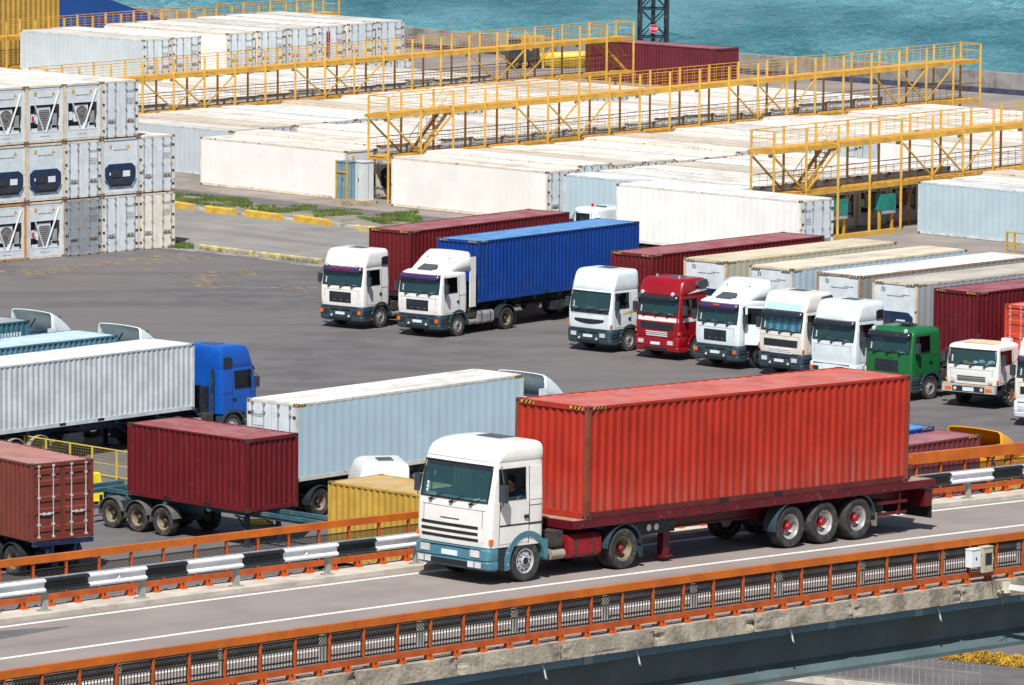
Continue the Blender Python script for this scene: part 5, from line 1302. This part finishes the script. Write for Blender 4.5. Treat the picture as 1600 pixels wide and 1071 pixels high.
w2 = reefer('blue-grey sided reefer behind the cab with its door open', ((.46, .58, .66), (.70, .60, .46), (.62, .56, .46)), 2.85, 'N', 'doors', group=YD, seed=4, marks=False); rig((1237.5, 420.7), 47.2, w2, trl('black skeletal trailer behind the cab with its door open'), 4.15, 1.3)
w3 = reefer('white roofed reefer with brown rusty frame behind the cab with blue curtain', ((.30, .29, .28), (.74, .77, .79), (.34, .23, .15)), 2.80, 'N', 'doors', group=YD, seed=5, marks=False); rig((1344, 431.5), 47, w3, trl('black skeletal trailer behind the cab with blue curtain'))
w4 = reefer('grey sided old reefer with dusty roof behind the high roofed pale cab', ((.36, .39, .41), (.50, .46, .40), (.62, .54, .42)), 2.80, 'N', 'doors', group=YD, seed=6, marks=False); rig((1432.5, 444.4), 46.6, w4, trl('black skeletal trailer behind the high roofed pale cab'))
mC = dry_container('dark maroon container behind the green cab with yellow striped corners', (.105, .006, .012), (.26, .06, .07), H=2.85, rust=.12, group=YD); rig((1529, 457.5), 46, mC, trl('black skeletal trailer behind the green cab'), 4.2, 1.35)
rdo = dry_container('orange red container with its doors facing the white old lorry', (.52, .055, .03), (.62, .17, .12), H=2.8, rust=.1, haz=False, group=YD)
P = at(1570, 475, 4.15); P.z = 0; rdo.location = P + U(46) * 6.1 + U(-44) * 1.22 + Vector((0, 0, 1.35)); rdo.rotation_euler = (0, 0, rad(46))
o = trl('black skeletal trailer under the orange red container with doors to the front'); place(o, P + U(46) * 12.19 + U(-44) * 1.22, rad(46))

mats_g = 'tractor units parked in the yard'
tractor('white high roof cab with purple visor and two roof lamps', axle((593, 512.5), 232.8), rad(232.8), P_WHITE, 'high', P_PURP, P_GREYB, 'mesh', extra=('spots', 'markers', 'roofwin', 'antenna'), lampstyle='amber', spec=dict(high=.78))
tractor('white cab with purple visor and roof deflector before the blue container', axle((714, 525.5), 232.4), rad(232.4), P_WHITE, 'deflector', P_PURP, P_GREYB, 'mesh', extra=('antenna',), lampstyle='amber')
tractor('smooth white high roof cab with smile grille and yellow side stripe', axle((982, 549), 228.8), rad(228.8), P_COOL, 'high', None, P_GREYB, 'smile', stripes='yellow', lampstyle='bumper', spec=dict(high=.88, ws=(1.86, 2.66), sw=(1.95, 2.62)))
tractor('red cab with a white band and black visor', axle((1088, 561), 228.6), rad(228.6), P_RED, 'high', P_SMOKE, P_RED, 'volvo', stripes='white', extra=('spots', 'horns', 'airlip'), lampstyle='bumper', spec=dict(high=.72))
tractor('white cab with purple visor and its driver door open', axle((1182, 575), 227.5), rad(227.5), P_COOL, 'deflector', P_PURP, P_GREYB, 'mesh', extra=('amber', 'antenna'), lampstyle='amber', door_open=True)
CURT = [mat('curtain_blue', (.08, .15, .32), .8, var=.1), mat('curtain_pale', (.34, .42, .50), .8, var=.1)]
p7 = at(1344, 431.5, 4.15); p7.z = 0; p7 = p7 + U(137) * 1.22 - U(47) * 2.45
tractor('cream cab with blue striped curtain behind the windscreen', p7, rad(227), P_CREAM, 'high', P_SMOKE, P_GREYB, 'volvo', curtain=CURT, extra=('headboard', 'airlip'), lampstyle='bumper', spec=dict(high=.80))
p8 = at(1432.5, 444.4, 4.15); p8.z = 0; p8 = p8 + U(136.6) * 1.22 - U(46.6) * 2.7
tractor('pale bluish high roof cab with dark visor beside the green cab', p8, rad(226.6), P_COOL, 'high', P_SMOKE, P_COOL, None, extra=('roofwin', 'antenna'), lampstyle='amber', spec=dict(high=.80))
tractor('green low roof cab with dark visor and black front grille', axle((1452, 624), 227), rad(227), P_GREEN, 'low', P_SMOKE, P_GREYB, 'mesh', extra=('spots',), lampstyle='amber')
TAN = paint('kamaz_white_paint', (.70, .71, .69), .45)
t, c = tractor('old boxy white lorry with tan roof and round headlights', axle((1579.4, 636), 236), rad(236), TAN, 'box', None, DARK, 'kamaz', lampstyle='round', spec=dict(zb=.98, ws=(1.78, 2.42), sw=(1.80, 2.36), bump=(.52, .64), hw=1.22, slope=.10, rim=RIMB, rimkind='spoke', xf=1.30), fender=BLACK)
k = MB(); k.box(1.34, 1.52, -1.24, 1.24, .66, .95); k.build('chrome_bumper', mat('bumper_chrome', (.55, .56, .56), .35, .3, var=.15), t)
k = MB(); k.box(1.30, 1.525, -1.24, 1.24, .95, .965); k.build('bumper_top', mat('bumper_dust', (.42, .33, .22), .9, var=.2), t)
k = MB(); k.box(1.52, 1.530, -.75, .75, .69, .92); k.build('bumper_recess', DARK, t)
k = MB(); k.box(1.53, 1.54, -.26, .26, .72, .88); k.build('number_plate', PLATE, t)
for sg in (-1, 1):
    k = MB(); k.lathe([(0, .03), (.07, .02), (.075, -.01)], 12, 'X', (1.53, sg * .62, .80)); k.build('fog_lamp', LAMP, t); k = MB(); k.box(1.52, 1.535, min(sg * .78, sg * 1.1), max(sg * .78, sg * 1.1), .74, .88); k.build('indicator', AMBER, t)
k = MB(); k.grid([[(x, y, 2.632 - .05 * max(0, abs(y) - .5)) for y in (-.9, -.5, .5, .9)] for x in (-.42, .3, .86)]); k.build('roof_skin', mat('roof_tan', (.60, .47, .30), .7, var=.15, rust=.3), t)
k = MB(); k.box(-.45, -.2, .55, .95, 2.56, 2.78); k.build('roof_lamp', PAPER, t)
k = MB(); k.lathe([(0, .12), (.1, .1), (.16, 0), (.1, -.06), (0, -.08)], 8, 'Z', (.95, .3, 1.86)); k.lathe([(0, .14), (.14, .1), (.2, 0), (0, -.06)], 8, 'Z', (.95, .75, 1.84)); k.lathe([(0, .1), (.12, .06), (.14, -.02), (0, -.06)], 8, 'Z', (.98, .02, 1.83)); k.build('dashboard_cloth', [mat('cloth_pink', (.55, .40, .48), .9, var=.5, vs=6)], t, smooth=60)
tractor('cream cab cut off by the right picture edge', axle((1690, 668), 234), rad(234), P_CREAM, 'high', P_PURP, P_COOL, 'volvo', lampstyle='bumper')
# --- white trailer and terminal tractor behind
wr = reefer('long white trailer reefer with pale blue doors behind the maroon container', ((.82, .81, .78), (.82, .81, .78), (.70, .66, .60)), 2.88, 'N', 'doors', group=YD, seed=3, ribs=.006)
P = at(963, 287.5, 4.15); P.z = 0; hd = -43.4
wr.location = P + U(hd) * 6.095 + U(hd + 90) * 1.22 + Vector((0, 0, 1.28)); wr.rotation_euler = (0, 0, rad(hd + 180))
place(trl('black skeletal trailer under the long white reefer'), P + U(hd + 90) * 1.22, rad(hd + 180))
pT = at(925, 345, 2.0); pT.z = 0
t, c = tractor('small white terminal tractor with a red beacon, half hidden behind the blue container', P + U(hd + 90) * 1.1 - U(hd) * 1.7, rad(hd + 180), P_COOL, 'box', None, P_GREYB, None, spec=dict(ws=(1.75, 2.62), sw=(1.85, 2.5), hw=1.15, high=.3))
k = MB(); k.lathe([(0, .18), (.07, .16), (.08, 0), (0, 0)], 10, 'Z', (.45, .5, 2.80)); k.build('beacon', REDL, t); k = MB(); k.bar((.3, .4, 2.86), (-.4, .4, 2.86), .05); k.build('light_bar', DARK, t)
# --- group at the left, heading away to the right
def rig_away(px, yaw, cont, trailer, ztop, z0, L=12.19):
    P = at(px[0], px[1], ztop); P.z = 0
    cont.location = P - U(yaw) * L / 2 + U(yaw + 90) * 1.22 + Vector((0, 0, z0)); cont.rotation_euler = (0, 0, rad(yaw))
    F = P + U(yaw + 90) * 1.22
    if trailer is not None: place(trailer, F, rad(yaw))
    return F
L1 = dry_container('light grey corrugated container on the trailer of the blue cab', (.51, .56, .59), (.76, .72, .66), H=2.6, rust=.06, haz=False, group=YD, depth=.028)
F1 = rig_away((304, 536.4), 48.5, L1, skeletal('dark navy trailer of the blue cab with long pale mudguards', CHBLUE, mud=mat('mud_pale', (.30, .28, .25), .7, var=.2)), 3.92, 1.32)
W = at(356, 676); W.z = 0
tractor('bright blue high roof cab seen from behind at the left', F1 + U(48.5) * 1.8 + U(-41.5) * .35, rad(47.5), P_BLUE, 'high', P_SMOKE, P_GREYB, 'mesh', fairing=None, lampstyle='amber', extra=('roofwin',), tankm=ALU, spec=dict(high=.85))
L2 = dry_container('pale teal roofed container second from the blue cab at the left', (.10, .22, .29), (.46, .60, .66), H=2.6, rust=.15, haz=False, group=YD)
F2 = rig_away((184, 523), 47.5, L2, trl('black skeletal trailer under the pale teal roofed container'), 3.95, 1.35)
L3 = dry_container('dark teal container with an orange corner post at the left edge', (.045, .15, .19), (.34, .38, .38), H=2.6, rust=.15, haz=False, group=YD)
k = MB(); [k.box(6.095 - 1.7 + q * .16, 6.095 - 1.7 + q * .16 + .10, -1.222, -1.219, 2.0 - dz, 2.16 - dz) for q in range(8) for dz in ((0,) if q > 2 else (0, .26))]; k.build('worn_lettering', PAPER, L3)
F3 = rig_away((46.5, 500), 47.5, L3, trl('black skeletal trailer under the dark teal container at the left edge'), 3.95, 1.35)
tractor('white cab with hollow roof deflector seen from behind, nearer the blue cab', F2 + U(47.5) * 2.3, rad(47.5), P_COOL, 'deflector', None, P_GREYB, 'mesh', lampstyle='amber', spec=dict(dh=1.12, xb=-.8))
tractor('white cab with hollow roof deflector seen from behind at the left edge', F3 + U(47.5) * 2.3, rad(47.5), P_COOL, 'deflector', None, P_GREYB, 'mesh', lampstyle='amber', spec=dict(dh=1.12, xb=-.8))
k = MB(L3.location); 
# --- pale blue reefer in the middle with its cab
R1 = reefer('pale blue ribbed reefer on a trailer in the middle with its doors to the left', ((.42, .56, .63), (.76, .76, .74), (.56, .55, .48)), 2.80, 'N', 'doors', group=YD, seed=7, ribs=.007)
P = at(463, 632, 4.15); P.z = 0; R1.location = P + U(48.5) * 6.095 + U(138.5) * 1.22 + Vector((0, 0, 1.35)); R1.rotation_euler = (0, 0, rad(48.5))
F = P + U(48.5) * 12.19 + U(138.5) * 1.22
place(trl('black skeletal trailer under the pale blue ribbed reefer'), F, rad(48.5))
k = MB(); k.box(-5.9, 6.0, -1.24, -1.20, -.22, -.16); ko = k
tractor('white cab with open deflector just beyond the pale blue reefer', F + U(48.5) * 2.2, rad(48.5), P_COOL, 'deflector', None, P_GREYB, 'mesh', lampstyle='amber', spec=dict(dh=1.0, xb=-.7))
for rf in (c1, w2, w3, w4):
    HW = [mat('hazard_worn', (.46, .36, .22), .8, var=.3, rust=.5), HAZK]; Hh = 2.78
    for y in (-1.1, .6): h = MB(); hazard(h, (6.099, y, Hh - .09), (0, 1, 0), (0, 0, 1), .5, .07, 6); h.build('hazard_marking', HW, rf)
    h = MB(); hazard(h, (5.95, 1.2225, Hh - .08), (-1, 0, 0), (0, 0, 1), .5, .06, 6); h.build('hazard_marking', HW, rf)
haz = MB(); hazard(haz, (5.55, -1.222, 2.70), (1, 0, 0), (0, 0, 1), .5, .07); haz.build('hazard_marking', [HAZY, HAZK], R1); haz = MB(); hazard(haz, (-6.08, -1.222, 2.70), (1, 0, 0), (0, 0, 1), .5, .07); haz.build('hazard_marking', [HAZY, HAZK], R1)
# white cab roof behind the mustard box
q = at(590, 722, 3.5); q.z = 0
tractor('white cab whose smooth high roof shows behind the mustard container', q + Vector((.3, -.6, 0)), rad(190), P_WHITE, 'high', None, P_GREYB, 'mesh', lampstyle='amber', spec=dict(high=.85))
# --- near row behind the bridge
m20 = dry_container('short maroon container on a teal trailer behind the bridge', (.115, .008, .012), (.30, .08, .08), L=6.06, H=2.55, rust=.10, haz=False, group=YD)
P = at(386.5, 802, 1.28); P.z = 0; hd = -43.5      # heading right towards the camera
m20.location = P - U(hd) * 3.03 + U(hd + 90) * 1.22 + Vector((0, 0, 1.28)); m20.rotation_euler = (0, 0, rad(hd))
t20 = skeletal('teal skeletal trailer with three dusty wheels behind the bridge', CHTEAL, L=8.1, axles=(-4.3, -5.62, -6.94), mud=mat('mud_grey', (.10, .10, .10), .7, var=.3), legs=-.5, x0=4.6, deck=1.27); place(t20, P + U(hd + 90) * 1.22, rad(hd))
md_ = dry_container('brick red container showing its barred doors at the left edge', (.15, .036, .025), (.38, .17, .14), H=2.62, rust=.18, haz=False, group=YD, rodm=mat('lock_bar_pale', (.50, .52, .50), .5, .2, var=.2))
P = at(50, 848, 1.28); P.z = 0; hd = 127.5
md_.location = P + U(hd) * 6.1 + U(hd - 90) * 1.22 + Vector((0, 0, 1.28)); md_.rotation_euler = (0, 0, rad(hd))
tt = skeletal('navy trailer under the brick red container with orange rear plate', CHBLUE, deck=1.27); place(tt, P + U(hd) * 12.19 + U(hd - 90) * 1.22, rad(hd))
k = MB(); k.box(-12.36, -12.33, -.75, -.35, .70, .86); k.build('rear_plate', AMBER, tt)
ms = dry_container('mustard yellow container between the white roof and the bridge railing', (.44, .27, .045), (.50, .34, .12), L=6.06, H=2.6, rust=.2, haz=False, group=YD)
P = at(512.5, 752, 3.9); P.z = 0; hd = -43.5
ms.location = P + U(hd) * 3.03 + U(hd + 90) * 1.22 + Vector((0, 0, 1.3)); ms.rotation_euler = (0, 0, rad(hd))
place(skeletal('short black trailer under the mustard container', CHASS, L=7.4, axles=(-3.6, -4.9, -6.2), legs=-.6, x0=1.2, deck=1.29), P + U(hd) * 6.06 + U(hd + 90) * 1.22, rad(hd))
mr_ = dry_container('dusty maroon container low behind the far railing at the right', (.15, .03, .035), (.30, .105, .11), H=2.6, rust=.2, group=YD)
FR = rig_away((1532, 679), 47, mr_, trl('black skeletal trailer under the dusty maroon container at the right'), 3.95, 1.35)
tractor('yellow cab with roof deflector half hidden by the far railing at the right', FR + U(47) * 2.2, rad(47), P_YEL, 'deflector', None, P_GREYB, 'mesh', lampstyle='amber', spec=dict(dh=.92, xb=-.75))
br_ = dup(blue, 'blue container roof just showing behind the big red container'); rig_away((1460, 673), 47, br_, trl('black skeletal trailer under the hidden blue container'), 3.95, 1.3)
# --- edge of a maroon box at the far right
o = dup(mA, 'maroon container end cut by the right edge beside the pale blue reefer')
q = at(1592, 400, 0); q.z = 0; o.location = q + E1 * 6.6 + E2 * 1.3; o.rotation_euler = (0, 0, PY)
# --- yard fences, marker
for i in range(7):
    p0 = Vector((-19.44, 220.24, 0)) + (Vector((-6.84, 207.27, 0)) - Vector((-19.44, 220.24, 0))) * (i / 6.6 * 1.0 + (.0)); dv_ = (Vector((-6.84, 207.27, 0)) - Vector((-19.44, 220.24, 0))).normalized()
    p0 = Vector((-18.43, 219.1, 0)) + dv_ * (2.70 * (i - 1)); t = thing('fence_panel', ['yellow wire fence panel cut by the left edge behind the brick red container', 'yellow wire fence panel in front of the trailer wheels at the left', 'yellow wire fence panel just left of the short maroon container', 'yellow wire fence panel behind the left end of the short maroon container', 'yellow wire fence panel behind the middle of the short maroon container', 'yellow wire fence panel behind the right end of the short maroon container', 'yellow wire fence panel between the maroon and mustard containers'][i], 'fence panel', p0, math.atan2(dv_.y, dv_.x), 'yellow wire fence panels in the yard')
    k = MB(); YF = mat('fence_yellow', (.66, .50, .05), .5, var=.15, rust=.1); Lp = 2.72
    for z in (.12, .55, 1.12): k.bar((0, 0, z), (Lp, 0, z), .035 if z != .55 else .02)
    for x in (0.02, Lp * .48, Lp - .02): k.bar((x, 0, 0), (x, 0, 1.12), .045 if x < Lp * .4 or x > 2 else .05)
    k.build('panel_frame', YF, t); k = MB()
    for j in range(1, 27): k.bar((j * .1, 0, .12), (j * .1, 0, 1.12), .005)
    for j in range(1, 9): k.bar((0, 0.003, .12 + j * .112), (Lp, .003, .12 + j * .112), .006)
    k.build('wire_mesh', mat('fence_wire', (.30, .24, .09), .7, var=.2), t)
q = at(146, 782); t = thing('marker_block', 'bright yellow tapered concrete block behind the teal trailer', 'block', q, rad(-43))
k = MB(); k.prism([(-.35, 0), (.35, 0), (.30, .1), (.14, .98), (.02, 1.02), (-.24, 1.0), (-.30, .1)], -.22, .22); k.build('body', mat('marker_yellow', (.74, .55, .02), .5, var=.1), t, norm=True)
q = at(405, 822); t = thing('wheel_clamp_frame', 'small yellow frame lying below the teal trailer front', 'frame', q, rad(10)); k = MB(); k.bar((-.5, 0, .12), (.5, 0, .12), .12); k.bar((-.5, .5, .12), (.5, .5, .12), .12); k.bar((-.4, 0, .12), (-.4, .5, .12), .1); k.bar((.4, 0, .12), (.4, .5, .3), .1); k.build('bar', mat('marker_yellow', (.74, .55, .02)), t)
# yellow rails by the right gantry
q = at(1573, 398); t = thing('barrier_frame', 'small yellow tube barrier beside the maroon container at the right edge', 'barrier', q, PY); k = MB()
for x in (0, .5, 1.9): k.bar((x, 0, 0), (x, 0, 1.2), .09)
for z in (.55, 1.15): k.bar((0, 0, z), (1.9, 0, z), .06)
k.build('tube', GYEL, t)
# --- below the bridge at the bottom right
Rh = random.Random(3); A, B_ = at(1476, 1026), at(1640, 1044); hd = MB((A + B_) / 2); d = (B_ - A); nrm = Vector((-d.y, d.x, 0)).normalized()
for i in range(9000):
    u, v, h = Rh.random(), Rh.uniform(-1, 1), Rh.random(); p = A + d * u + nrm * (v * .55); zz = .28 * math.sqrt(max(0, 1 - v * v)) * (.8 + .2 * math.sin(u * 40)) * (1 if Rh.random() < .7 else h)
    p.z = zz; e = Vector((Rh.uniform(-1, 1), Rh.uniform(-1, 1), Rh.uniform(-.3, 1))).normalized() * .055; f = Vector((Rh.uniform(-1, 1), Rh.uniform(-1, 1), Rh.uniform(-1, 1))).normalized() * .03
    hd.add([p - f, p + f, p + e], [(0, 1, 2)])
tag(hd.build('hedge', mat('hedge_yellow', (.46, .28, .03), .9, var=.45, vs=3, world=True), None, (A + B_) / 2), 'low fluffy yellow hedge on the ground below the bridge', 'hedge')
A, B_ = at(1180, 1058), at(1530, 1094); d = B_ - A; T = thing('picket_fence', 'pale wire picket fence on the ground below the bridge', 'fence', (A + B_) / 2); o0 = (A + B_) / 2
k = MB(o0); n = 34
PK = mat('picket_pale', (.21, .205, .19), .7, var=.2, world=True)
for i in range(n + 1): p = A + d * (i / n); k.bar(p, p + Vector((0, 0, 1.0)), .03); k.lathe([(0, .05), (.04, 0), (0, -.05)], 5, 'Z', p + Vector((0, 0, 1.0)))
k.build('picket', PK, T); k = MB(o0)
for z in (.25, .8): k.bar(A + Vector((0, 0, z)), B_ + Vector((0, 0, z)), .03, .05)
k.build('rail', PK, T); k = MB(o0); k.bar(A - Vector((0, 0, -.1)), B_ + Vector((0, 0, .1)), .2, .2); k.build('plinth', CONC, T)

# ================================================================== MAIN TRUCK ON THE BRIDGE
XV = Vector((-DU.x, -DU.y, .022046)).normalized()
def MT(s): return frame(XV, (0, 0, 1), br(s, 1.22, .008))
t, c = tractor('white tractor unit with teal bumper driving on the bridge', (0, 0, 0), 0, P_WHITE, 'high', None, P_TEALB, 'slats', None, MT(-2.20), fender=P_TEALB, tankm=mat('tank_red', (.26, .006, .014), .35, var=.25, vs=3, spots=((.12, .03, .03), 3, .5, .5)), lampstyle='bumper', wheelbase=3.48,
    spec=dict(xb=-.56, zb=.90, ws=(1.98, 2.86), sw=(2.04, 2.78), high=.46, xf=1.33, slope=.19, bump=(.34, .88), open_win=1, bxb=.98, shub=BLACK, items=0, rim=RIMW, rrim=RIMB, dome=1, rhub=mat('hub_dark_red', (.16, .012, .016), .5, var=.2)))
k = MB()
for sg in (-1, 1):
    for i, y in enumerate((.62, .86)): k.box(1.38, 1.412, min(sg * y, sg * (y + .19)), max(sg * y, sg * (y + .19)), .42, .56)
k.build('fog_lamp', LAMP, t)
k = MB(); c.fslab(k, -1.06, 1.06, 2.76, 2.86, .006); k.build('screen_band', DARK, t)
k = MB(); q = c.front(.8, 2.04, -.03); k.box(q.x - .12, q.x, .68, .92, 2.0, 2.05); k.build('dashboard_item', PAPER, t)
k = MB()
for sg in (-1, 1): c.spatch(k, -.53, .98, 1.40, 1.44, .012, sg)
k.build('trim_strip', DARK, t)
for sg in (-1, 1):
  k = MB(); c.spatch(k, -.47, -.07, 2.0, 2.80, .012, sg); k.build('sleeper_panel', P_WHITE, t)
tr = thing('semi_trailer', 'dark red flatbed trailer on the bridge behind the white tractor', 'trailer', mtx=MT(0.0))
k = MB()
for y in (-1.235, 1.235): k.box(-13.15, .62, y - .03, y + .03, 1.13, 1.33)
k.box(.55, .66, -1.2, 1.2, 1.13, 1.33); k.box(-13.18, -13.10, -1.2, 1.2, 1.13, 1.33)
k.build('side_rail', P_MAROON, tr)
for i in range(10):
    for y in (-1, 1): k = MB(); x_ = .3 - i * 1.42; k.box(x_ - .03, x_ + .03, min(y * 1.262, y * 1.28), max(y * 1.262, y * 1.28), 1.17, 1.24); k.build('tie_ring', mat('tie_ring_steel', (.16, .05, .05), .5, .3, var=.2), tr)
k = MB(); k.box(-13.1, .55, -1.2, 1.2, 1.26, 1.325); k.build('deck', mat('deck_boards', (.30, .21, .15), .9, var=.25, vs=3), tr)
k = MB()
for y in (-.5, .5): k.box(-13.1, .4, y - .06, y + .06, 1.06, 1.25); k.box(-13.1, -3.4, y - .02, y + .02, .78, 1.06); k.box(-13.1, -3.4, y - .06, y + .06, .74, .78)
for i in range(22): x = .3 - i * .64; k.box(x - .03, x + .03, -1.2, 1.2, 1.10, 1.25)
k.build('chassis', P_MAROON, tr)
k = MB(); k.prism([(-1.9, .72), (-.4, 1.06), (-3.4, 1.06), (-3.4, .74)], .9, .96); k.build('gusset', CHASS, tr, norm=True)
for x_ in (-2.45, -2.72): k = MB(); k.lathe([(0, .975), (.085, .97), (.085, .96)], 12, 'Y', (x_, 0, .9)); k.build('reflector', PAPER, tr)
for sg in (-1, 1):
    k = MB(); k.box(-3.28, -3.06, sg * .80 - .10, sg * .80 + .10, .12, 1.06); k.box(-3.36, -2.98, sg * .80 - .16, sg * .80 + .16, .10, .15); k.build('landing_leg', P_MAROON, tr)
    for x in (-7.52, -8.83, -10.14): wheel(tr, x, sg * 1.03, sg, 'dish', .53, .38, ALU, mat('hub_red', (.40, .01, .02), .35, var=.1))
    k = MB(); y0, y1 = sorted((sg * .84, sg * 1.24)); arch(k, -7.52, .53, .60, .64, y0, y1, rad(-8), rad(88), 10); k.box(-10.1, -7.5, y0, y1, 1.13, 1.165); arch(k, -10.14, .53, .60, .64, y0, y1, rad(92), rad(178), 10); k.build('fender', mat('fender_slate', (.035, .055, .07), .5, var=.3), tr)
    k = MB(); k.box(-10.86, -10.82, sg * 1.03 - .2, sg * 1.03 + .2, .28, .62); k.build('mud_flap', mat('flap_tan', (.22, .19, .15), .9, var=.3), tr)
    k = MB()
    for z in (.52, .80): k.box(-12.1, -10.95, sg * 1.16 - .03, sg * 1.16 + .03, z, z + .07)
    k.box(-11.85, -11.78, sg * 1.14 - .03, sg * 1.14 + .03, .48, 1.06); k.build('side_guard', P_MAROON, tr)
    k = MB(); k.box(-13.17, -13.11, min(sg * .70, sg * 1.15), max(sg * .70, sg * 1.15), .92, 1.05); k.build('tail_light', REDL, tr)
k = MB()
for x in (-7.52, -8.83, -10.14): k.box(x - .07, x + .07, -.95, .95, .46, .60)
k.box(-10.4, -7.2, -.3, .3, .6, .8); k.build('axle', CHASS, tr)
k = MB(); k.lathe([(.18, -.15), (.5, -.16), (.53, -.1), (.53, .1), (.5, .16), (.18, .15)], 26, 'Z', (-11.5, .2, .66)); k.build('spare_wheel', TYRE, tr, smooth=40)
k = MB(); k.box(-13.09, -12.80, -1.2, 1.2, .62, 1.06); k.build('tail_frame', P_MAROON, tr); k = MB(); k.box(-13.10, -13.07, -1.2, 1.2, .30, .62); k.build('mud_flap', BLACK, tr)
rc_ = dry_container('big bright red container on the flatbed crossing the bridge', (.36, .026, .011), (.50, .115, .085), H=2.77, rust=.12, group=None, dusty=1, side=(.37, .025, .012), post=(.20, .050, .026))
rc_.matrix_world = MT(0.0) @ Matrix.Translation((-5.97, 0, 1.327))

# driver at the wheel of the white tractor
def skin(name, V, E, m, parent, root=0):
    me = bpy.data.meshes.new(name); me.from_pydata([v[0] for v in V], E, []); me.materials.append(m)
    o = bpy.data.objects.new(name, me); col.objects.link(o); o.parent = parent
    md = o.modifiers.new('skin', 'SKIN'); md.use_smooth_shade = True
    for i, v in enumerate(V):
        r = v[1] if isinstance(v[1], tuple) else (v[1], v[1]); me.skin_vertices[0].data[i].radius = r
        me.skin_vertices[0].data[i].use_root = (i == root)
    sb = o.modifiers.new('smooth', 'SUBSURF'); sb.levels = 1; sb.render_levels = 2
    return o
dr = thing('person', 'driver in a dark blue shirt at the wheel of the white tractor', 'person', mtx=MT(-2.20))
yc = .62
V = [((-.05, yc, 1.58), (.15, .12)), ((-.09, yc, 1.80), (.14, .11)), ((-.12, yc, 2.04), (.15, .11)), ((-.10, yc, 2.19), .055), ((-.07, yc, 2.27), .07), ((-.05, yc, 2.36), (.085, .10)), ((-.055, yc, 2.44), (.075, .085)), ((.045, yc, 2.34), .016)]
E_ = [(0, 1), (1, 2), (2, 3), (3, 4), (4, 5), (5, 6), (5, 7)]
for sg in (-1, 1):
    n = len(V)
    V += [((-.12, yc + sg * .19, 2.09), .062), ((.02, yc + sg * .26, 1.86), .045), ((.26, yc + sg * .23, 1.95), .034), ((.36, yc + sg * .225, 2.02), (.035, .02))]
    E_ += [(2, n), (n, n + 1), (n + 1, n + 2), (n + 2, n + 3)]
    for f, (dy, L_) in enumerate(((-.030, .9), (-.010, 1.0), (.010, .95), (.030, .8))):
        k = len(V); V += [((.40, yc + sg * .225 + dy, 2.055), .009), ((.435, yc + sg * .225 + dy, 2.04), .009), ((.435 - .02 * L_, yc + sg * .225 + dy, 2.01), .008)]; E_ += [(n + 3, k), (k, k + 1), (k + 1, k + 2)]
    k = len(V); V += [((.37, yc + sg * .185, 2.03), .011), ((.40, yc + sg * .175, 2.005), .009)]; E_ += [(n + 3, k), (k, k + 1)]
    k = len(V); V += [((.02, yc + sg * .10, 1.56), .085), ((.38, yc + sg * .15, 1.62), .065), ((.52, yc + sg * .15, 1.25), .045)]; E_ += [(0, k), (k, k + 1), (k + 1, k + 2)]
skin('body', V, E_, mat('skin_tone', (.42, .24, .16), .55, var=.05), dr)
V = [((-.05, yc, 1.60), (.16, .13)), ((-.09, yc, 1.80), (.155, .125)), ((-.12, yc, 2.04), (.165, .125)), ((-.105, yc, 2.15), .075)]; E_ = [(0, 1), (1, 2), (2, 3)]
for sg in (-1, 1): n = len(V); V += [((-.12, yc + sg * .195, 2.09), .075), ((-.05, yc + sg * .235, 1.97), .065)]; E_ += [(2, n), (n, n + 1)]
skin('shirt', V, E_, mat('shirt_navy', (.03, .05, .11), .85, var=.1), dr)
k = MB(); k.lathe([(0, .115), (.05, .105), (.085, .07), (.10, .02), (.098, -.03), (.085, -.07)], 16, 'Z', (-.072, yc, 2.41)); k.build('hair', mat('hair_dark', (.02, .015, .012), .8), dr, smooth=60)
